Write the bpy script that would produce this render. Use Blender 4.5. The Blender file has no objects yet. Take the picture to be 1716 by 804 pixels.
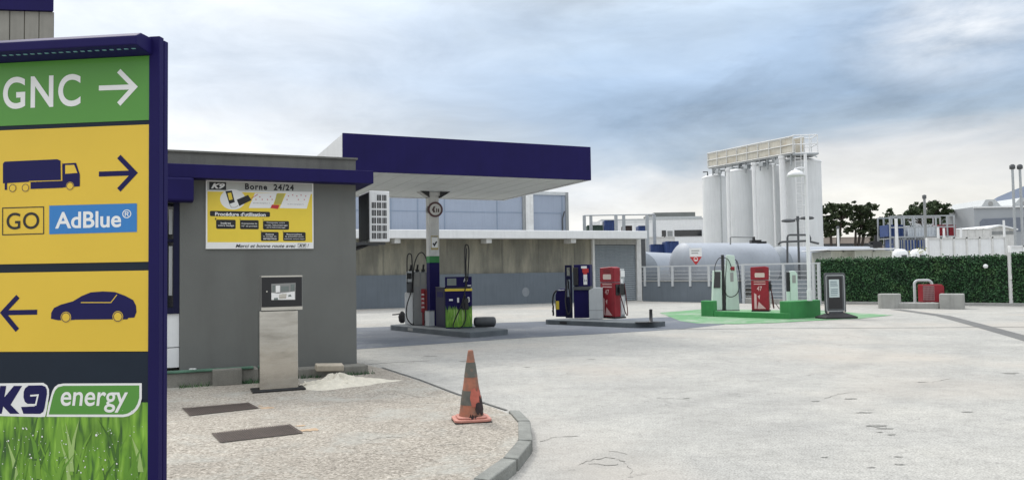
import bpy, bmesh, math, random
from mathutils import Vector, Matrix
from mathutils.geometry import delaunay_2d_cdt
random.seed(7)
S = bpy.context.scene
R = math.radians
# ------------------------------------------------------------------ camera
PITCH, ROLL, FPX, EYE = 0.0413, -0.01535, 1300.0, 1.65
fw = Vector((0, math.cos(PITCH), math.sin(PITCH)))
up0 = Vector((1, 0, 0)).cross(fw)
rt = Vector((1, 0, 0))*math.cos(ROLL) + up0*math.sin(ROLL)
up = -Vector((1, 0, 0))*math.sin(ROLL) + up0*math.cos(ROLL)
cd = bpy.data.cameras.new('camera'); cam = bpy.data.objects.new('camera', cd)
S.collection.objects.link(cam)
mw = Matrix.Identity(4)
for i in range(3):
    mw[i][0] = rt[i]; mw[i][1] = up[i]; mw[i][2] = -fw[i]
mw[2][3] = EYE
cam.matrix_world = mw
cd.sensor_width = 36; cd.lens = 36*FPX/1716; cd.clip_end = 20000; cd.clip_start = 0.05
S.camera = cam
# ------------------------------------------------------------------ world
SUN_EL, SUN_AZ = R(48), R(-35)          # azimuth measured from +Y towards +X
w = bpy.data.worlds.new('World'); S.world = w; w.use_nodes = True
nt = w.node_tree; nt.nodes.clear()
def WN(t, **k):
    n = nt.nodes.new(t)
    for a, b in k.items(): setattr(n, a, b)
    return n
def WL(a, b): nt.links.new(a, b)
def wmath(op, a, b=None, clamp=False):
    n = WN('ShaderNodeMath', operation=op, use_clamp=clamp)
    for i, v in enumerate((a, b)):
        if v is None: continue
        if isinstance(v, (int, float)): n.inputs[i].default_value = v
        else: WL(v, n.inputs[i])
    return n.outputs[0]
def ramp_in(tree, fac, stops, interp='LINEAR'):
    n = tree.nodes.new('ShaderNodeValToRGB'); cr = n.color_ramp; cr.interpolation = interp
    while len(cr.elements) < len(stops): cr.elements.new(0.5)
    for e, (p, c) in zip(cr.elements, stops):
        e.position = p; e.color = (*c, 1) if len(c) == 3 else c
    tree.links.new(fac, n.inputs[0]); return n.outputs[0]
def lin(r, g, b):
    return tuple(((v/255)/12.92 if v/255 <= .04045 else ((v/255+.055)/1.055)**2.4) for v in (r, g, b))
sky = WN('ShaderNodeTexSky', sky_type='NISHITA', sun_disc=False)
sky.sun_elevation = SUN_EL; sky.sun_rotation = SUN_AZ
tc = WN('ShaderNodeTexCoord'); sx = WN('ShaderNodeSeparateXYZ'); WL(tc.outputs['Generated'], sx.inputs[0])
el = sx.outputs['Z']; ax = sx.outputs['X']
def wnoise(scale, det, loc=(0, 0, 0), ro=.55, dist=0.0):
    mp = WN('ShaderNodeMapping'); mp.inputs['Scale'].default_value = scale; mp.inputs['Location'].default_value = loc
    WL(tc.outputs['Generated'], mp.inputs[0])
    n = WN('ShaderNodeTexNoise'); n.inputs['Scale'].default_value = 1; n.inputs['Detail'].default_value = det
    n.inputs['Roughness'].default_value = ro; n.inputs['Distortion'].default_value = dist
    WL(mp.outputs[0], n.inputs[0]); return n.outputs['Fac']
n1 = wnoise((3.0, 2, 11), 6, (3.1, 0, .4), .52, .25)
n2 = wnoise((5, 5, 15), 10, (1, 2, 7), .6, .4)
n3 = wnoise((1.3, 1.3, 3), 3, (5, 2, 1))
elw = wmath('ADD', el, wmath('MULTIPLY', wmath('SUBTRACT', n1, .5), .19))
elw = wmath('ADD', elw, wmath('MULTIPLY', ax, .03))
cR = ramp_in(nt, elw, [(0, lin(228, 228, 224)), (.07, lin(238, 236, 230)), (.115, lin(220, 221, 222)), (.155, lin(166, 182, 198)), (.21, lin(158, 180, 205)),
                       (.27, lin(178, 200, 226)), (.34, lin(202, 219, 237)), (.5, lin(222, 228, 236)), (.75, (1.5, 1.53, 1.6)), (1, (2.3, 2.35, 2.45))])
cL = ramp_in(nt, elw, [(0, lin(240, 240, 238)), (.08, lin(247, 247, 246)), (.17, lin(230, 234, 239)), (.23, lin(216, 226, 238)), (.30, lin(234, 240, 246)), (.42, lin(246, 249, 250)), (.75, (1.5, 1.53, 1.6)), (1, (2.3, 2.35, 2.45))])
fx = wmath('ADD', wmath('MULTIPLY', ax, -2.0), wmath('ADD', .34, wmath('MULTIPLY', wmath('SUBTRACT', n3, .5), .9)), True)
mx = WN('ShaderNodeMix', data_type='RGBA'); WL(fx, mx.inputs[0]); WL(cR, mx.inputs[6]); WL(cL, mx.inputs[7])
# cloud texture: brightness ripple
rip = wmath('ADD', .66, wmath('MULTIPLY', n2, .66))
n4 = wnoise((3.2, 3.2, 12), 9, (7.3, 1, 2.2), .6, .35)
dk_ = wmath('MULTIPLY', wmath('SUBTRACT', n4, .50, True), 1.5)
gate_ = wmath('MULTIPLY', wmath('ADD', wmath('MULTIPLY', ax, 2.2), .45, True), wmath('SUBTRACT', 1, wmath('MULTIPLY', wmath('SUBTRACT', el, .5, True), 4), True))
low_ = wmath('MULTIPLY', wmath('SUBTRACT', el, .10, True), 12, True)
rip = wmath('MULTIPLY', rip, wmath('SUBTRACT', 1, wmath('MULTIPLY', dk_, wmath('MULTIPLY', gate_, low_))))
sc = WN('ShaderNodeVectorMath', operation='SCALE'); WL(mx.outputs[2], sc.inputs[0]); WL(rip, sc.inputs[3])
# bright breaks in the cloud
def lobe(px, py, wid, amp, thr=.5):
    d = (rt*(px-858)/FPX + up*(402-py)/FPX + fw).normalized()
    vm = WN('ShaderNodeVectorMath', operation='SUBTRACT'); WL(tc.outputs['Generated'], vm.inputs[0]); vm.inputs[1].default_value = d
    v2 = WN('ShaderNodeVectorMath', operation='MULTIPLY'); WL(vm.outputs[0], v2.inputs[0]); v2.inputs[1].default_value = (1, 1, 1.9)
    ln = WN('ShaderNodeVectorMath', operation='LENGTH'); WL(v2.outputs[0], ln.inputs[0])
    f = wmath('SUBTRACT', 1, wmath('DIVIDE', ln.outputs['Value'], wid), True)
    f = wmath('MULTIPLY', f, wmath('MULTIPLY', wmath('SUBTRACT', n2, .34, True), 3.2))
    return wmath('MULTIPLY', f, amp)
lb = wmath('ADD', lobe(1610, 35, .15, 1.0), lobe(60, 20, .5, .35))
lb = wmath('ADD', lb, lobe(1030, 340, .25, .25))
mc = WN('ShaderNodeMix', data_type='RGBA'); WL(lb, mc.inputs[0]); WL(sc.outputs[0], mc.inputs[6]); mc.inputs[7].default_value = (.93, .95, .97, 1)
k10 = WN('ShaderNodeVectorMath', operation='SCALE'); WL(mc.outputs[2], k10.inputs[0]); k10.inputs[3].default_value = 10
blend = WN('ShaderNodeMix', data_type='RGBA'); blend.inputs[0].default_value = .93
WL(sky.outputs[0], blend.inputs[6]); WL(k10.outputs[0], blend.inputs[7])
bg = WN('ShaderNodeBackground'); bg.inputs[1].default_value = 0.1; WL(blend.outputs[2], bg.inputs[0])
wo = WN('ShaderNodeOutputWorld'); WL(bg.outputs[0], wo.inputs[0])
# ------------------------------------------------------------------ sun (thin overcast)
sl = bpy.data.lights.new('sun', 'SUN'); sl.energy = 1.5; sl.angle = R(14); sl.color = (1, .96, .9)
so = bpy.data.objects.new('sun', sl); S.collection.objects.link(so)
sd = Vector((math.sin(SUN_AZ)*math.cos(SUN_EL), math.cos(SUN_AZ)*math.cos(SUN_EL), math.sin(SUN_EL)))
so.rotation_euler = sd.to_track_quat('Z', 'Y').to_euler()
S.view_settings.view_transform = 'Standard'; S.view_settings.look = 'None'
S.view_settings.exposure = 0.2; S.view_settings.gamma = 1
S.render.engine = 'CYCLES'
# ------------------------------------------------------------------ measuring helpers (camera geometry -> real places)
O = Vector((0, 0, EYE))
def ray(px, py): return rt*((px-858)/FPX) + up*((402-py)/FPX) + fw
def G(px, py, z=0.0):
    d = ray(px, py); k = (z-EYE)/d.z; return O + d*k
def atY(px, py, Y):
    d = ray(px, py); return O + d*(Y/d.y)
class Pl:
    """vertical plane through P0, running along angle a; uv() gives local x and world z"""
    def __init__(s, P0, a):
        s.P = Vector(P0); s.a = a; s.u = Vector((math.cos(a), math.sin(a), 0)); s.n = Vector((math.sin(a), -math.cos(a), 0))
    def uv(s, px, py, off=0.0):
        d = ray(px, py); k = (s.P + s.n*off - O).dot(s.n)/d.dot(s.n); q = O + d*k
        return (q - s.P).dot(s.u), q.z - s.P.z
    def x(s, px, py=455, off=0.0): return s.uv(px, py, off)[0]
    def z(s, px, py, off=0.0): return s.uv(px, py, off)[1]
# ------------------------------------------------------------------ object helpers
def link(o): S.collection.objects.link(o); return o
def tag(o, label=None, cat=None, group=None, kind=None):
    if label: o['label'] = label
    if cat: o['category'] = cat
    if group: o['group'] = group
    if kind: o['kind'] = kind
    return o
def thing(name, label, cat, loc=(0, 0, 0), rotz=0.0, group=None):
    o = link(bpy.data.objects.new(name, None)); o.location = loc; o.rotation_euler = (0, 0, rotz); o.empty_display_size = .1
    return tag(o, label, cat, group)
def copy_tree(o, parent=None):
    c = link(o.copy()); c.parent = parent
    for ch in list(o.children): copy_tree(ch, c)
    return c
class MB:
    def __init__(s, M=None): s.v = []; s.f = []; s.mi = []; s.sm = []; s.M = M or Matrix.Identity(4); s.m = 0
    def add(s, vs, fs, smooth=False):
        b = len(s.v); s.v += [tuple(s.M @ Vector(p)) for p in vs]
        for f in fs: s.f.append(tuple(b+i for i in f)); s.mi.append(s.m); s.sm.append(smooth)
        return s
    def box(s, x0, x1, y0, y1, z0, z1):
        x0, x1 = min(x0, x1), max(x0, x1); y0, y1 = min(y0, y1), max(y0, y1); z0, z1 = min(z0, z1), max(z0, z1)
        return s.add([(x0,y0,z0),(x1,y0,z0),(x1,y1,z0),(x0,y1,z0),(x0,y0,z1),(x1,y0,z1),(x1,y1,z1),(x0,y1,z1)],
                     [(0,3,2,1),(4,5,6,7),(0,1,5,4),(1,2,6,5),(2,3,7,6),(3,0,4,7)])
    def prism(s, poly, y0, y1, axis='y'):
        """extrude polygon; axis y: poly in xz; axis z: poly in xy; axis x: poly in yz"""
        n = len(poly); ar = sum(poly[i][0]*poly[(i+1) % n][1]-poly[(i+1) % n][0]*poly[i][1] for i in range(n))
        if ar < 0: poly = poly[::-1]
        if axis == 'y': A = [(p[0], y0, p[1]) for p in poly]; B = [(p[0], y1, p[1]) for p in poly]
        elif axis == 'z': A = [(p[0], p[1], y0) for p in poly]; B = [(p[0], p[1], y1) for p in poly]
        else: A = [(y0, p[0], p[1]) for p in poly]; B = [(y1, p[0], p[1]) for p in poly]
        fl = axis == 'y'
        fs = [tuple(range(n)) if fl else tuple(range(n))[::-1], tuple(range(n, 2*n))[::-1] if fl else tuple(range(n, 2*n))]
        for i in range(n):
            j = (i+1) % n
            fs.append((j, i, n+i, n+j) if fl else (i, j, n+j, n+i))
        return s.add(A+B, fs)
    def cyl(s, p0, p1, r0, r1=None, n=14, caps=True):
        p0 = Vector(p0); p1 = Vector(p1); r1 = r0 if r1 is None else r1
        d = (p1-p0).normalized(); a = d.orthogonal().normalized(); b = d.cross(a)
        vs = [p0+(a*math.cos(2*math.pi*i/n)+b*math.sin(2*math.pi*i/n))*r0 for i in range(n)] + [p1+(a*math.cos(2*math.pi*i/n)+b*math.sin(2*math.pi*i/n))*r1 for i in range(n)]
        s.add(vs, [(i, (i+1) % n, n+(i+1) % n, n+i) for i in range(n)], True)
        if caps: s.add(vs[:n], [tuple(range(n))[::-1]]); s.add(vs[n:], [tuple(range(n))])
        return s
    def tube(s, pts, r, n=8):
        pts = [Vector(p) for p in pts]; rings = []; a = None
        for i, p in enumerate(pts):
            d = (pts[min(i+1, len(pts)-1)]-pts[max(i-1, 0)]).normalized()
            if a is None: a = d.orthogonal().normalized()
            a = (a - d*a.dot(d)); a = a.normalized() if a.length > 1e-6 else d.orthogonal().normalized()
            b = d.cross(a); rings.append([p+(a*math.cos(2*math.pi*k/n)+b*math.sin(2*math.pi*k/n))*r for k in range(n)])
        vs = [q for rg in rings for q in rg]
        fs = [(i*n+k, i*n+(k+1) % n, (i+1)*n+(k+1) % n, (i+1)*n+k) for i in range(len(pts)-1) for k in range(n)]
        s.add(vs, fs, True); s.add(rings[0], [tuple(range(n))[::-1]]); s.add(rings[-1], [tuple(range(n))]); return s
    def lathe(s, prof, c=(0, 0, 0), n=20, ax=None):
        """prof: (r, h) along axis ax (default z)"""
        c = Vector(c); d = Vector(ax or (0, 0, 1)).normalized(); a = d.orthogonal().normalized(); b = d.cross(a)
        vs = [c+d*h+(a*math.cos(2*math.pi*k/n)+b*math.sin(2*math.pi*k/n))*max(r, 1e-4) for r, h in prof for k in range(n)]
        m = len(prof)
        s.add(vs, [(i*n+k, i*n+(k+1) % n, (i+1)*n+(k+1) % n, (i+1)*n+k) for i in range(m-1) for k in range(n)], True)
        s.add(vs[:n], [tuple(range(n))[::-1]]); s.add(vs[-n:], [tuple(range(n))]); return s
    def build(s, name, mats, parent=None, world=False, bevel=0, seg=2):
        me = bpy.data.meshes.new(name)
        vs = s.v
        if parent is not None and world:
            r = parent
            while r.parent: r = r.parent
            Mi = (Matrix.Translation(r.location) @ Matrix.Rotation(r.rotation_euler[2], 4, 'Z')).inverted()
            vs = [tuple(Mi @ Vector(p)) for p in vs]
        me.from_pydata(vs, [], s.f); me.polygons.foreach_set('material_index', s.mi); me.polygons.foreach_set('use_smooth', s.sm)
        for m in (mats if isinstance(mats, (list, tuple)) else [mats]): me.materials.append(m)
        me.update(); o = link(bpy.data.objects.new(name, me)); o.parent = parent
        if bevel:
            md = o.modifiers.new('bevel', 'BEVEL'); md.width = bevel; md.segments = seg; md.limit_method = 'ANGLE'; md.angle_limit = R(40)
        return o
def bez(pts, n=24):
    """Catmull-Rom through points"""
    P = [Vector(p) for p in pts]; P = [P[0]*2-P[1]]+P+[P[-1]*2-P[-2]]; out = []
    m = len(P)-3; k = max(2, n//m)
    for i in range(m):
        a, b, c, d = P[i:i+4]
        for j in range(k):
            t = j/k; out.append(.5*((2*b)+(c-a)*t+(2*a-5*b+4*c-d)*t*t+(3*b-a-3*c+d)*t**3))
    out.append(P[-2]); return out
def rrect(x0, z0, x1, z1, r, n=4):
    x0, x1 = min(x0, x1), max(x0, x1); z0, z1 = min(z0, z1), max(z0, z1); out = []
    for cx, cz, a0 in ((x1-r, z1-r, 0), (x0+r, z1-r, 90), (x0+r, z0+r, 180), (x1-r, z0+r, 270)):
        for i in range(n+1): t = R(a0+90*i/n); out.append((cx+r*math.cos(t), cz+r*math.sin(t)))
    return out
# ------------------------------------------------------------------ materials
def mat(name, col, rough=.6, metal=0.0, var=.12, vscale=3.0, col2=None, c2amt=(.5, .7), c2scale=(1, 1, 1), bump=0.0, bscale=60.0, grime=0.0, spec=.5, coat=0.0, fine=0.0, fscale=80.0):
    m = bpy.data.materials.new(name); m.use_nodes = True; t = m.node_tree; b = t.nodes['Principled BSDF']
    def N(ty, **k):
        n = t.nodes.new(ty)
        for a, c in k.items(): setattr(n, a, c)
        return n
    co = N('ShaderNodeTexCoord').outputs['Object']
    def noise(scale, vec=(1, 1, 1), det=5, ro=.6):
        mp = N('ShaderNodeMapping'); mp.inputs['Scale'].default_value = vec; t.links.new(co, mp.inputs[0])
        n = N('ShaderNodeTexNoise'); n.inputs['Scale'].default_value = scale; n.inputs['Detail'].default_value = det; n.inputs['Roughness'].default_value = ro
        t.links.new(mp.outputs[0], n.inputs[0]); return n.outputs['Fac']
    def mixc(f, a, c, mode='MIX'):
        n = N('ShaderNodeMix', data_type='RGBA', blend_type=mode)
        for i, v in ((0, f), (6, a), (7, c)):
            if isinstance(v, (int, float)): n.inputs[i].default_value = v
            elif isinstance(v, tuple): n.inputs[i].default_value = (*v, 1)
            else: t.links.new(v, n.inputs[i])
        return n.outputs[2]
    base = ramp_in(t, noise(vscale), [(.25, tuple(c*(1-var) for c in col)), (.75, tuple(min(1, c*(1+var)) for c in col))])
    if col2 is not None:
        f = ramp_in(t, noise(1, c2scale, 6), [(c2amt[0], (0, 0, 0)), (c2amt[1], (1, 1, 1))])
        base = mixc(f, base, col2)
    if fine:
        f = ramp_in(t, noise(fscale, det=3), [(.3, (1-fine,)*3), (.7, (1+fine,)*3)])
        base = mixc(1.0, base, f, 'MULTIPLY')
    if grime:
        f = ramp_in(t, noise(1, (9, 9, .7), 6), [(.45, (0, 0, 0)), (.8, (grime,)*3)])
        base = mixc(f, base, tuple(c*.35 for c in col))
    t.links.new(base, b.inputs['Base Color'])
    b.inputs['Roughness'].default_value = rough; b.inputs['Metallic'].default_value = metal
    b.inputs['Specular IOR Level'].default_value = spec; b.inputs['Coat Weight'].default_value = coat; b.inputs['Coat Roughness'].default_value = .1
    if bump:
        bn = N('ShaderNodeBump'); bn.inputs['Strength'].default_value = bump; bn.inputs['Distance'].default_value = .02
        t.links.new(noise(bscale, det=4), bn.inputs['Height']); t.links.new(bn.outputs[0], b.inputs['Normal'])
    return m
def emis(name, col, s):
    m = mat(name, col); b = m.node_tree.nodes['Principled BSDF']; b.inputs['Emission Color'].default_value = (*col, 1); b.inputs['Emission Strength'].default_value = s; return m
L_ = lin
M = {}
M['navy'] = mat('navy_paint', (.010, .007, .072), .6, var=.15, vscale=1.2, grime=.15, spec=.18)
M['navy_dk'] = mat('navy_dark', (.007, .008, .034), .45, spec=.2)
M['navy_print'] = mat('navy_print', (.010, .009, .075), .5, spec=.2)
M['slate'] = mat('slate_print', (.012, .020, .034), .5, spec=.2)
M['yellow'] = mat('yellow_print', (.72, .485, .030), .42, var=.05, vscale=1, coat=.2)
M['poster_yellow'] = mat('poster_yellow', (.80, .60, .05), .4, var=.04)
M['green_print'] = mat('green_print', (.075, .27, .030), .42, var=.05, vscale=1, coat=.2)
M['white_print'] = mat('white_print', (.80, .80, .78), .5, var=.03)
M['blue_print'] = mat('blue_print', (.025, .19, .50), .45, var=.04)
M['black_print'] = mat('black_print', (.012, .012, .013), .5)
M['red_print'] = mat('red_print', (.5, .03, .03), .5)
M['grey_print'] = mat('grey_print', (.30, .30, .29), .5)
M['render'] = mat('kiosk_render', (.150, .155, .145), .9, var=.10, vscale=.9, bump=.25, bscale=90, grime=0, col2=(.12, .122, .112), c2amt=(.5, .85), c2scale=(1.6, 1.6, .35), fine=.07)
M['parapet'] = mat('parapet_render', (.15, .15, .135), .9, var=.2, vscale=1.2, grime=.3, bump=.2, fine=.1)
M['white'] = mat('white_paint', (.74, .75, .75), .5, var=.05, grime=.15)
M['white_dirty'] = mat('white_weathered', (.62, .62, .60), .6, var=.12, grime=.35)
M['silo'] = mat('silo_paint', (.70, .72, .73), .55, var=.05, vscale=.6, grime=.18)
M['soffit'] = mat('soffit_sheet', (.62, .64, .62), .6, var=.08, vscale=.5, grime=.1, col2=(.40, .40, .36), c2amt=(.6, .85), c2scale=(.8, .8, .8))
M['steel'] = mat('brushed_steel', (.55, .54, .51), .15, 1.0, var=.10, vscale=2, col2=(.30, .285, .26), c2amt=(.48, .72), c2scale=(.8, .8, 4.5), bump=.16, bscale=3.2)  # dark horizontal streaks in the colour stand in for reflected bands
M['steel_dk'] = mat('dull_steel', (.30, .30, .29), .45, .8, var=.1)
M['galv'] = mat('galvanised', (.40, .42, .43), .5, .6, var=.12, vscale=8)
M['black'] = mat('black_plastic', (.014, .014, .016), .35)
M['rubber'] = mat('black_rubber', (.02, .02, .021), .75, var=.2)
M['glass_dk'] = mat('dark_glass', (.012, .015, .02), .08, spec=.8)
M['screen'] = mat('lcd', (.16, .19, .18), .2)
M['grey'] = mat('grey_paint', (.25, .26, .26), .5, var=.12, grime=.3)
M['grey_dk'] = mat('dark_grey_paint', (.075, .08, .085), .55, var=.2, grime=.2)
M['grey_lt'] = mat('light_grey_paint', (.48, .50, .50), .5, var=.08, grime=.2)
M['kerbgrey'] = mat('island_concrete', (.10, .115, .125), .8, var=.25, vscale=2.5, bump=.3, fine=.15)
M['red'] = mat('red_paint', (.27, .020, .030), .4, var=.2, grime=.3, spec=.3)
M['red_dk'] = mat('red_dark', (.17, .012, .016), .5)
M['green_kerb'] = mat('green_kerb', (.036, .22, .060), .65, var=.15, vscale=2, bump=.2, grime=.2)
M['mint'] = mat('mint_panel', (.56, .68, .60), .4, var=.04, grime=.1)
M['tank'] = mat('tank_paint', (.33, .36, .40), .5, var=.07, vscale=1, grime=.18)
M['tank_dk'] = mat('tank_end_grey', (.23, .26, .29), .55, var=.1, grime=.25)
M['wall_blue'] = mat('blue_grey_wall', (.135, .16, .185), .8, var=.12, vscale=.7, bump=.2, grime=.22, fine=.08)
M['clad_blue'] = mat('blue_grey_cladding', (.27, .31, .38), .5, var=.06, vscale=.5, grime=.15)
M['conc_dk'] = mat('old_concrete', (.20, .195, .17), .9, var=.2, vscale=3, bump=.4, grime=.4, fine=.15)
M['conc'] = mat('grey_concrete', (.33, .33, .31), .9, var=.15, vscale=3, bump=.4, grime=.3, fine=.12)
M['stained'] = mat('stained_wall', (.185, .178, .145), .9, var=.14, vscale=1.4, bump=.3, grime=.35, col2=(.33, .31, .24), c2amt=(.46, .70), c2scale=(1.5, 1.5, .3), fine=.08)
M['shutter'] = mat('shutter_grey', (.22, .25, .27), .5, var=.06, grime=.2)
M['orange'] = mat('faded_orange', (.37, .15, .095), .7, var=.25, vscale=9, grime=.3, col2=(.22, .13, .095), c2amt=(.42, .60), c2scale=(7, 7, 7), spec=.25, bump=.3, bscale=30)
M['cone_band'] = mat('dirty_reflective_band', (.10, .10, .085), .6, var=.3, vscale=12, col2=(.17, .11, .08), c2amt=(.55, .7), c2scale=(12, 12, 12))
M['rust'] = mat('rusty_grating', (.070, .052, .042), .8, var=.4, vscale=20)
M['rustmark'] = mat('rust_stain', (.40, .29, .19), .95, var=.3, vscale=12)
M['sand'] = mat('pale_sand', (.60, .565, .47), .95, var=.12, vscale=12, bump=.7, bscale=40, fine=.1)
M['brick'] = mat('sandy_block', (.44, .39, .31), .95, var=.15, vscale=9, bump=.4)
M['moss'] = mat('green_ledge', (.075, .16, .11), .9, var=.4, vscale=5)
M['bark'] = mat('bark', (.055, .045, .038), .95, var=.3, vscale=9, bump=.5)
M['rail'] = mat('white_rail', (.50, .52, .53), .5, var=.06)
M['crate_blue'] = mat('blue_container', (.02, .05, .17), .5, var=.2)
M['crate_white'] = mat('white_container', (.58, .62, .66), .5, var=.1)
M['roof_grey'] = mat('grey_roof', (.17, .19, .22), .6, var=.08, vscale=.3)
M['rustpanel'] = mat('rusty_gangway_panel', (.58, .55, .47), .7, var=.15, vscale=.8, col2=(.42, .33, .21), c2amt=(.55, .75), c2scale=(.5, .5, 1.2), grime=.4)
def leafmat(name, a, b, c):
    m = bpy.data.materials.new(name); m.use_nodes = True; t = m.node_tree; p = t.nodes['Principled BSDF']
    g = t.nodes.new('ShaderNodeNewGeometry')
    t.links.new(ramp_in(t, g.outputs['Random Per Island'], [(0, a), (.55, b), (1, c)]), p.inputs['Base Color'])
    p.inputs['Roughness'].default_value = .55; p.inputs['Specular IOR Level'].default_value = .3; return m
M['leaf_dark'] = leafmat('tree_leaf', (.016, .028, .013), (.040, .060, .025), (.085, .11, .05))
M['leaf_mid'] = leafmat('tree_leaf_mid', (.022, .040, .018), (.050, .078, .034), (.09, .13, .06))
M['leaf_hedge'] = leafmat('hedge_leaf', (.010, .035, .012), (.028, .088, .032), (.07, .17, .07))
ht = M['leaf_hedge'].node_tree; hp_ = ht.nodes['Principled BSDF']; hl = hp_.inputs['Base Color'].links[0].from_socket
hn = ht.nodes.new('ShaderNodeTexNoise'); hn.inputs['Scale'].default_value = 1.6; hn.inputs['Detail'].default_value = 5; ht.links.new(ht.nodes.new('ShaderNodeNewGeometry').outputs['Position'], hn.inputs[0])
hm = ht.nodes.new('ShaderNodeMix'); hm.data_type = 'RGBA'; hm.blend_type = 'MULTIPLY'; hm.inputs[0].default_value = 1; ht.links.new(hl, hm.inputs[6]); ht.links.new(ramp_in(ht, hn.outputs['Fac'], [(.32, (.55, .6, .6)), (.5, (1, 1, 1)), (.68, (1.6, 1.25, 1.1))]), hm.inputs[7]); ht.links.new(hm.outputs[2], hp_.inputs['Base Color'])
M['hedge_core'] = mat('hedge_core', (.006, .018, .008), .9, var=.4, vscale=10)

def ground_mat(name, base, tint, speck, cracks=True, speckscale=140.0, stains=True, coarse=0.0, tracks=False, worn=None):
    m = bpy.data.materials.new(name); m.use_nodes = True; t = m.node_tree; b = t.nodes['Principled BSDF']
    co = t.nodes.new('ShaderNodeNewGeometry').outputs['Position']
    def noise(scale, det=5, ro=.6, vec=None, dist=0):
        c = co
        if vec: mp = t.nodes.new('ShaderNodeMapping'); mp.inputs['Scale'].default_value = vec; t.links.new(co, mp.inputs[0]); c = mp.outputs[0]
        n = t.nodes.new('ShaderNodeTexNoise'); n.inputs['Scale'].default_value = scale; n.inputs['Detail'].default_value = det
        n.inputs['Roughness'].default_value = ro; n.inputs['Distortion'].default_value = dist; t.links.new(c, n.inputs[0]); return n.outputs['Fac']
    def mixc(f, a, c, mode='MIX'):
        n = t.nodes.new('ShaderNodeMix'); n.data_type = 'RGBA'; n.blend_type = mode
        for i, v in ((0, f), (6, a), (7, c)):
            if isinstance(v, (int, float)): n.inputs[i].default_value = v
            elif isinstance(v, tuple): n.inputs[i].default_value = (*v, 1)
            else: t.links.new(v, n.inputs[i])
        return n.outputs[2]
    c = ramp_in(t, noise(.35, 6), [(.3, tuple(v*.93 for v in base)), (.5, base), (.72, tint)])
    c = mixc(1.0, c, ramp_in(t, noise(1.7, 8, .68), [(.3, (.91,)*3), (.7, (1.07,)*3)]), 'MULTIPLY')
    c = mixc(1.0, c, ramp_in(t, noise(14, 5, .75), [(.3, (.87,)*3), (.7, (1.08,)*3)]), 'MULTIPLY')
    c = mixc(1.0, c, ramp_in(t, noise(speckscale, 3, .7), [(.34, (1-speck,)*3), (.5, (1,)*3), (.64, (1+speck*.7,)*3)]), 'MULTIPLY')
    if tracks:
        c = mixc(1.0, c, ramp_in(t, noise(1, 5, .6, (.5, .8, 1), .5), [(.3, (.93, .93, .93)), (.66, (1.05, 1.045, 1.03))]), 'MULTIPLY')
        c = mixc(1.0, c, ramp_in(t, noise(5, 9, .85, None, .2), [(.36, (.82,)*3), (.5, (1.0,)*3), (.66, (1.10,)*3)]), 'MULTIPLY')
        c = mixc(ramp_in(t, noise(.22, 4, .5), [(.5, (0,)*3), (.68, (.55,)*3)]), c, (.43, .385, .33))
    if tracks:   # worn wheel paths: wide, broken rings round turning centres
        for cx, cy_, rr, wd in ((9, 2, 9.5, .34), (9.2, 2.3, 11.3, .34), (-8, 24, 17.5, .3), (-8.4, 23.7, 19.2, .3), (14, 30, 15, .35)):
            dv = t.nodes.new('ShaderNodeVectorMath'); dv.operation = 'DISTANCE'; t.links.new(co, dv.inputs[0]); dv.inputs[1].default_value = (cx, cy_, 0)
            s1 = t.nodes.new('ShaderNodeMath'); s1.operation = 'SUBTRACT'; t.links.new(dv.outputs['Value'], s1.inputs[0]); s1.inputs[1].default_value = rr
            s2 = t.nodes.new('ShaderNodeMath'); s2.operation = 'ABSOLUTE'; t.links.new(s1.outputs[0], s2.inputs[0])
            bandf = ramp_in(t, s2.outputs[0], [(0, (1,)*3), (wd*.5, (.7,)*3), (wd, (0,)*3)])
            c = mixc(mixc(1.0, bandf, ramp_in(t, noise(1.3, 6, .7), [(.36, (0,)*3), (.66, (.34,)*3)]), 'MULTIPLY'), c, tuple(v*.66 for v in base))
    if coarse:
        v = t.nodes.new('ShaderNodeTexVoronoi'); v.inputs['Scale'].default_value = 52; t.links.new(co, v.inputs[0])
        sp = t.nodes.new('ShaderNodeSeparateColor'); t.links.new(v.outputs['Color'], sp.inputs[0])
        c = mixc(1.0, c, ramp_in(t, sp.outputs[0], [(0, (1-coarse, 1-coarse*1.05, 1-coarse*1.1)), (.35, (.93, .92, .9)), (.8, (1.08, 1.07, 1.05)), (1, (1+coarse, 1+coarse, 1+coarse))]), 'MULTIPLY')
    if stains:
        c = mixc(ramp_in(t, noise(.8, 7, .7, (1, .35, 1), .6), [(.60, (0,)*3), (.74, (.45,)*3)]), c, tuple(v*.62 for v in base))
        c = mixc(ramp_in(t, noise(2.2, 6, .7, (.5, 1, 1), .3), [(.70, (0,)*3), (.76, (.7,)*3)]), c, tuple(v*.42 for v in base))
    if worn:
        c = mixc(ramp_in(t, noise(1.1, 9, .72, None, .4), [(worn[0], (0,)*3), (worn[1], (.8,)*3)]), c, (.37, .375, .34))
    if cracks:
        # thin cracks: band of a noise field near its mid level, broken up by another field
        n = noise(.55, 5, .62, None, .3)
        a = t.nodes.new('ShaderNodeMath'); a.operation = 'SUBTRACT'; t.links.new(n, a.inputs[0]); a.inputs[1].default_value = .5
        d = t.nodes.new('ShaderNodeMath'); d.operation = 'ABSOLUTE'; t.links.new(a.outputs[0], d.inputs[0])
        line = ramp_in(t, d.outputs[0], [(0, (1,)*3), (.0022, (0,)*3)])
        gate = ramp_in(t, noise(.9, 3), [(.52, (0,)*3), (.62, (.7,)*3)])
        c = mixc(mixc(1.0, line, gate, 'MULTIPLY'), c, tuple(v*.35 for v in base))
    t.links.new(c, b.inputs['Base Color']); b.inputs['Roughness'].default_value = .88; b.inputs['Specular IOR Level'].default_value = .25
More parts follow.
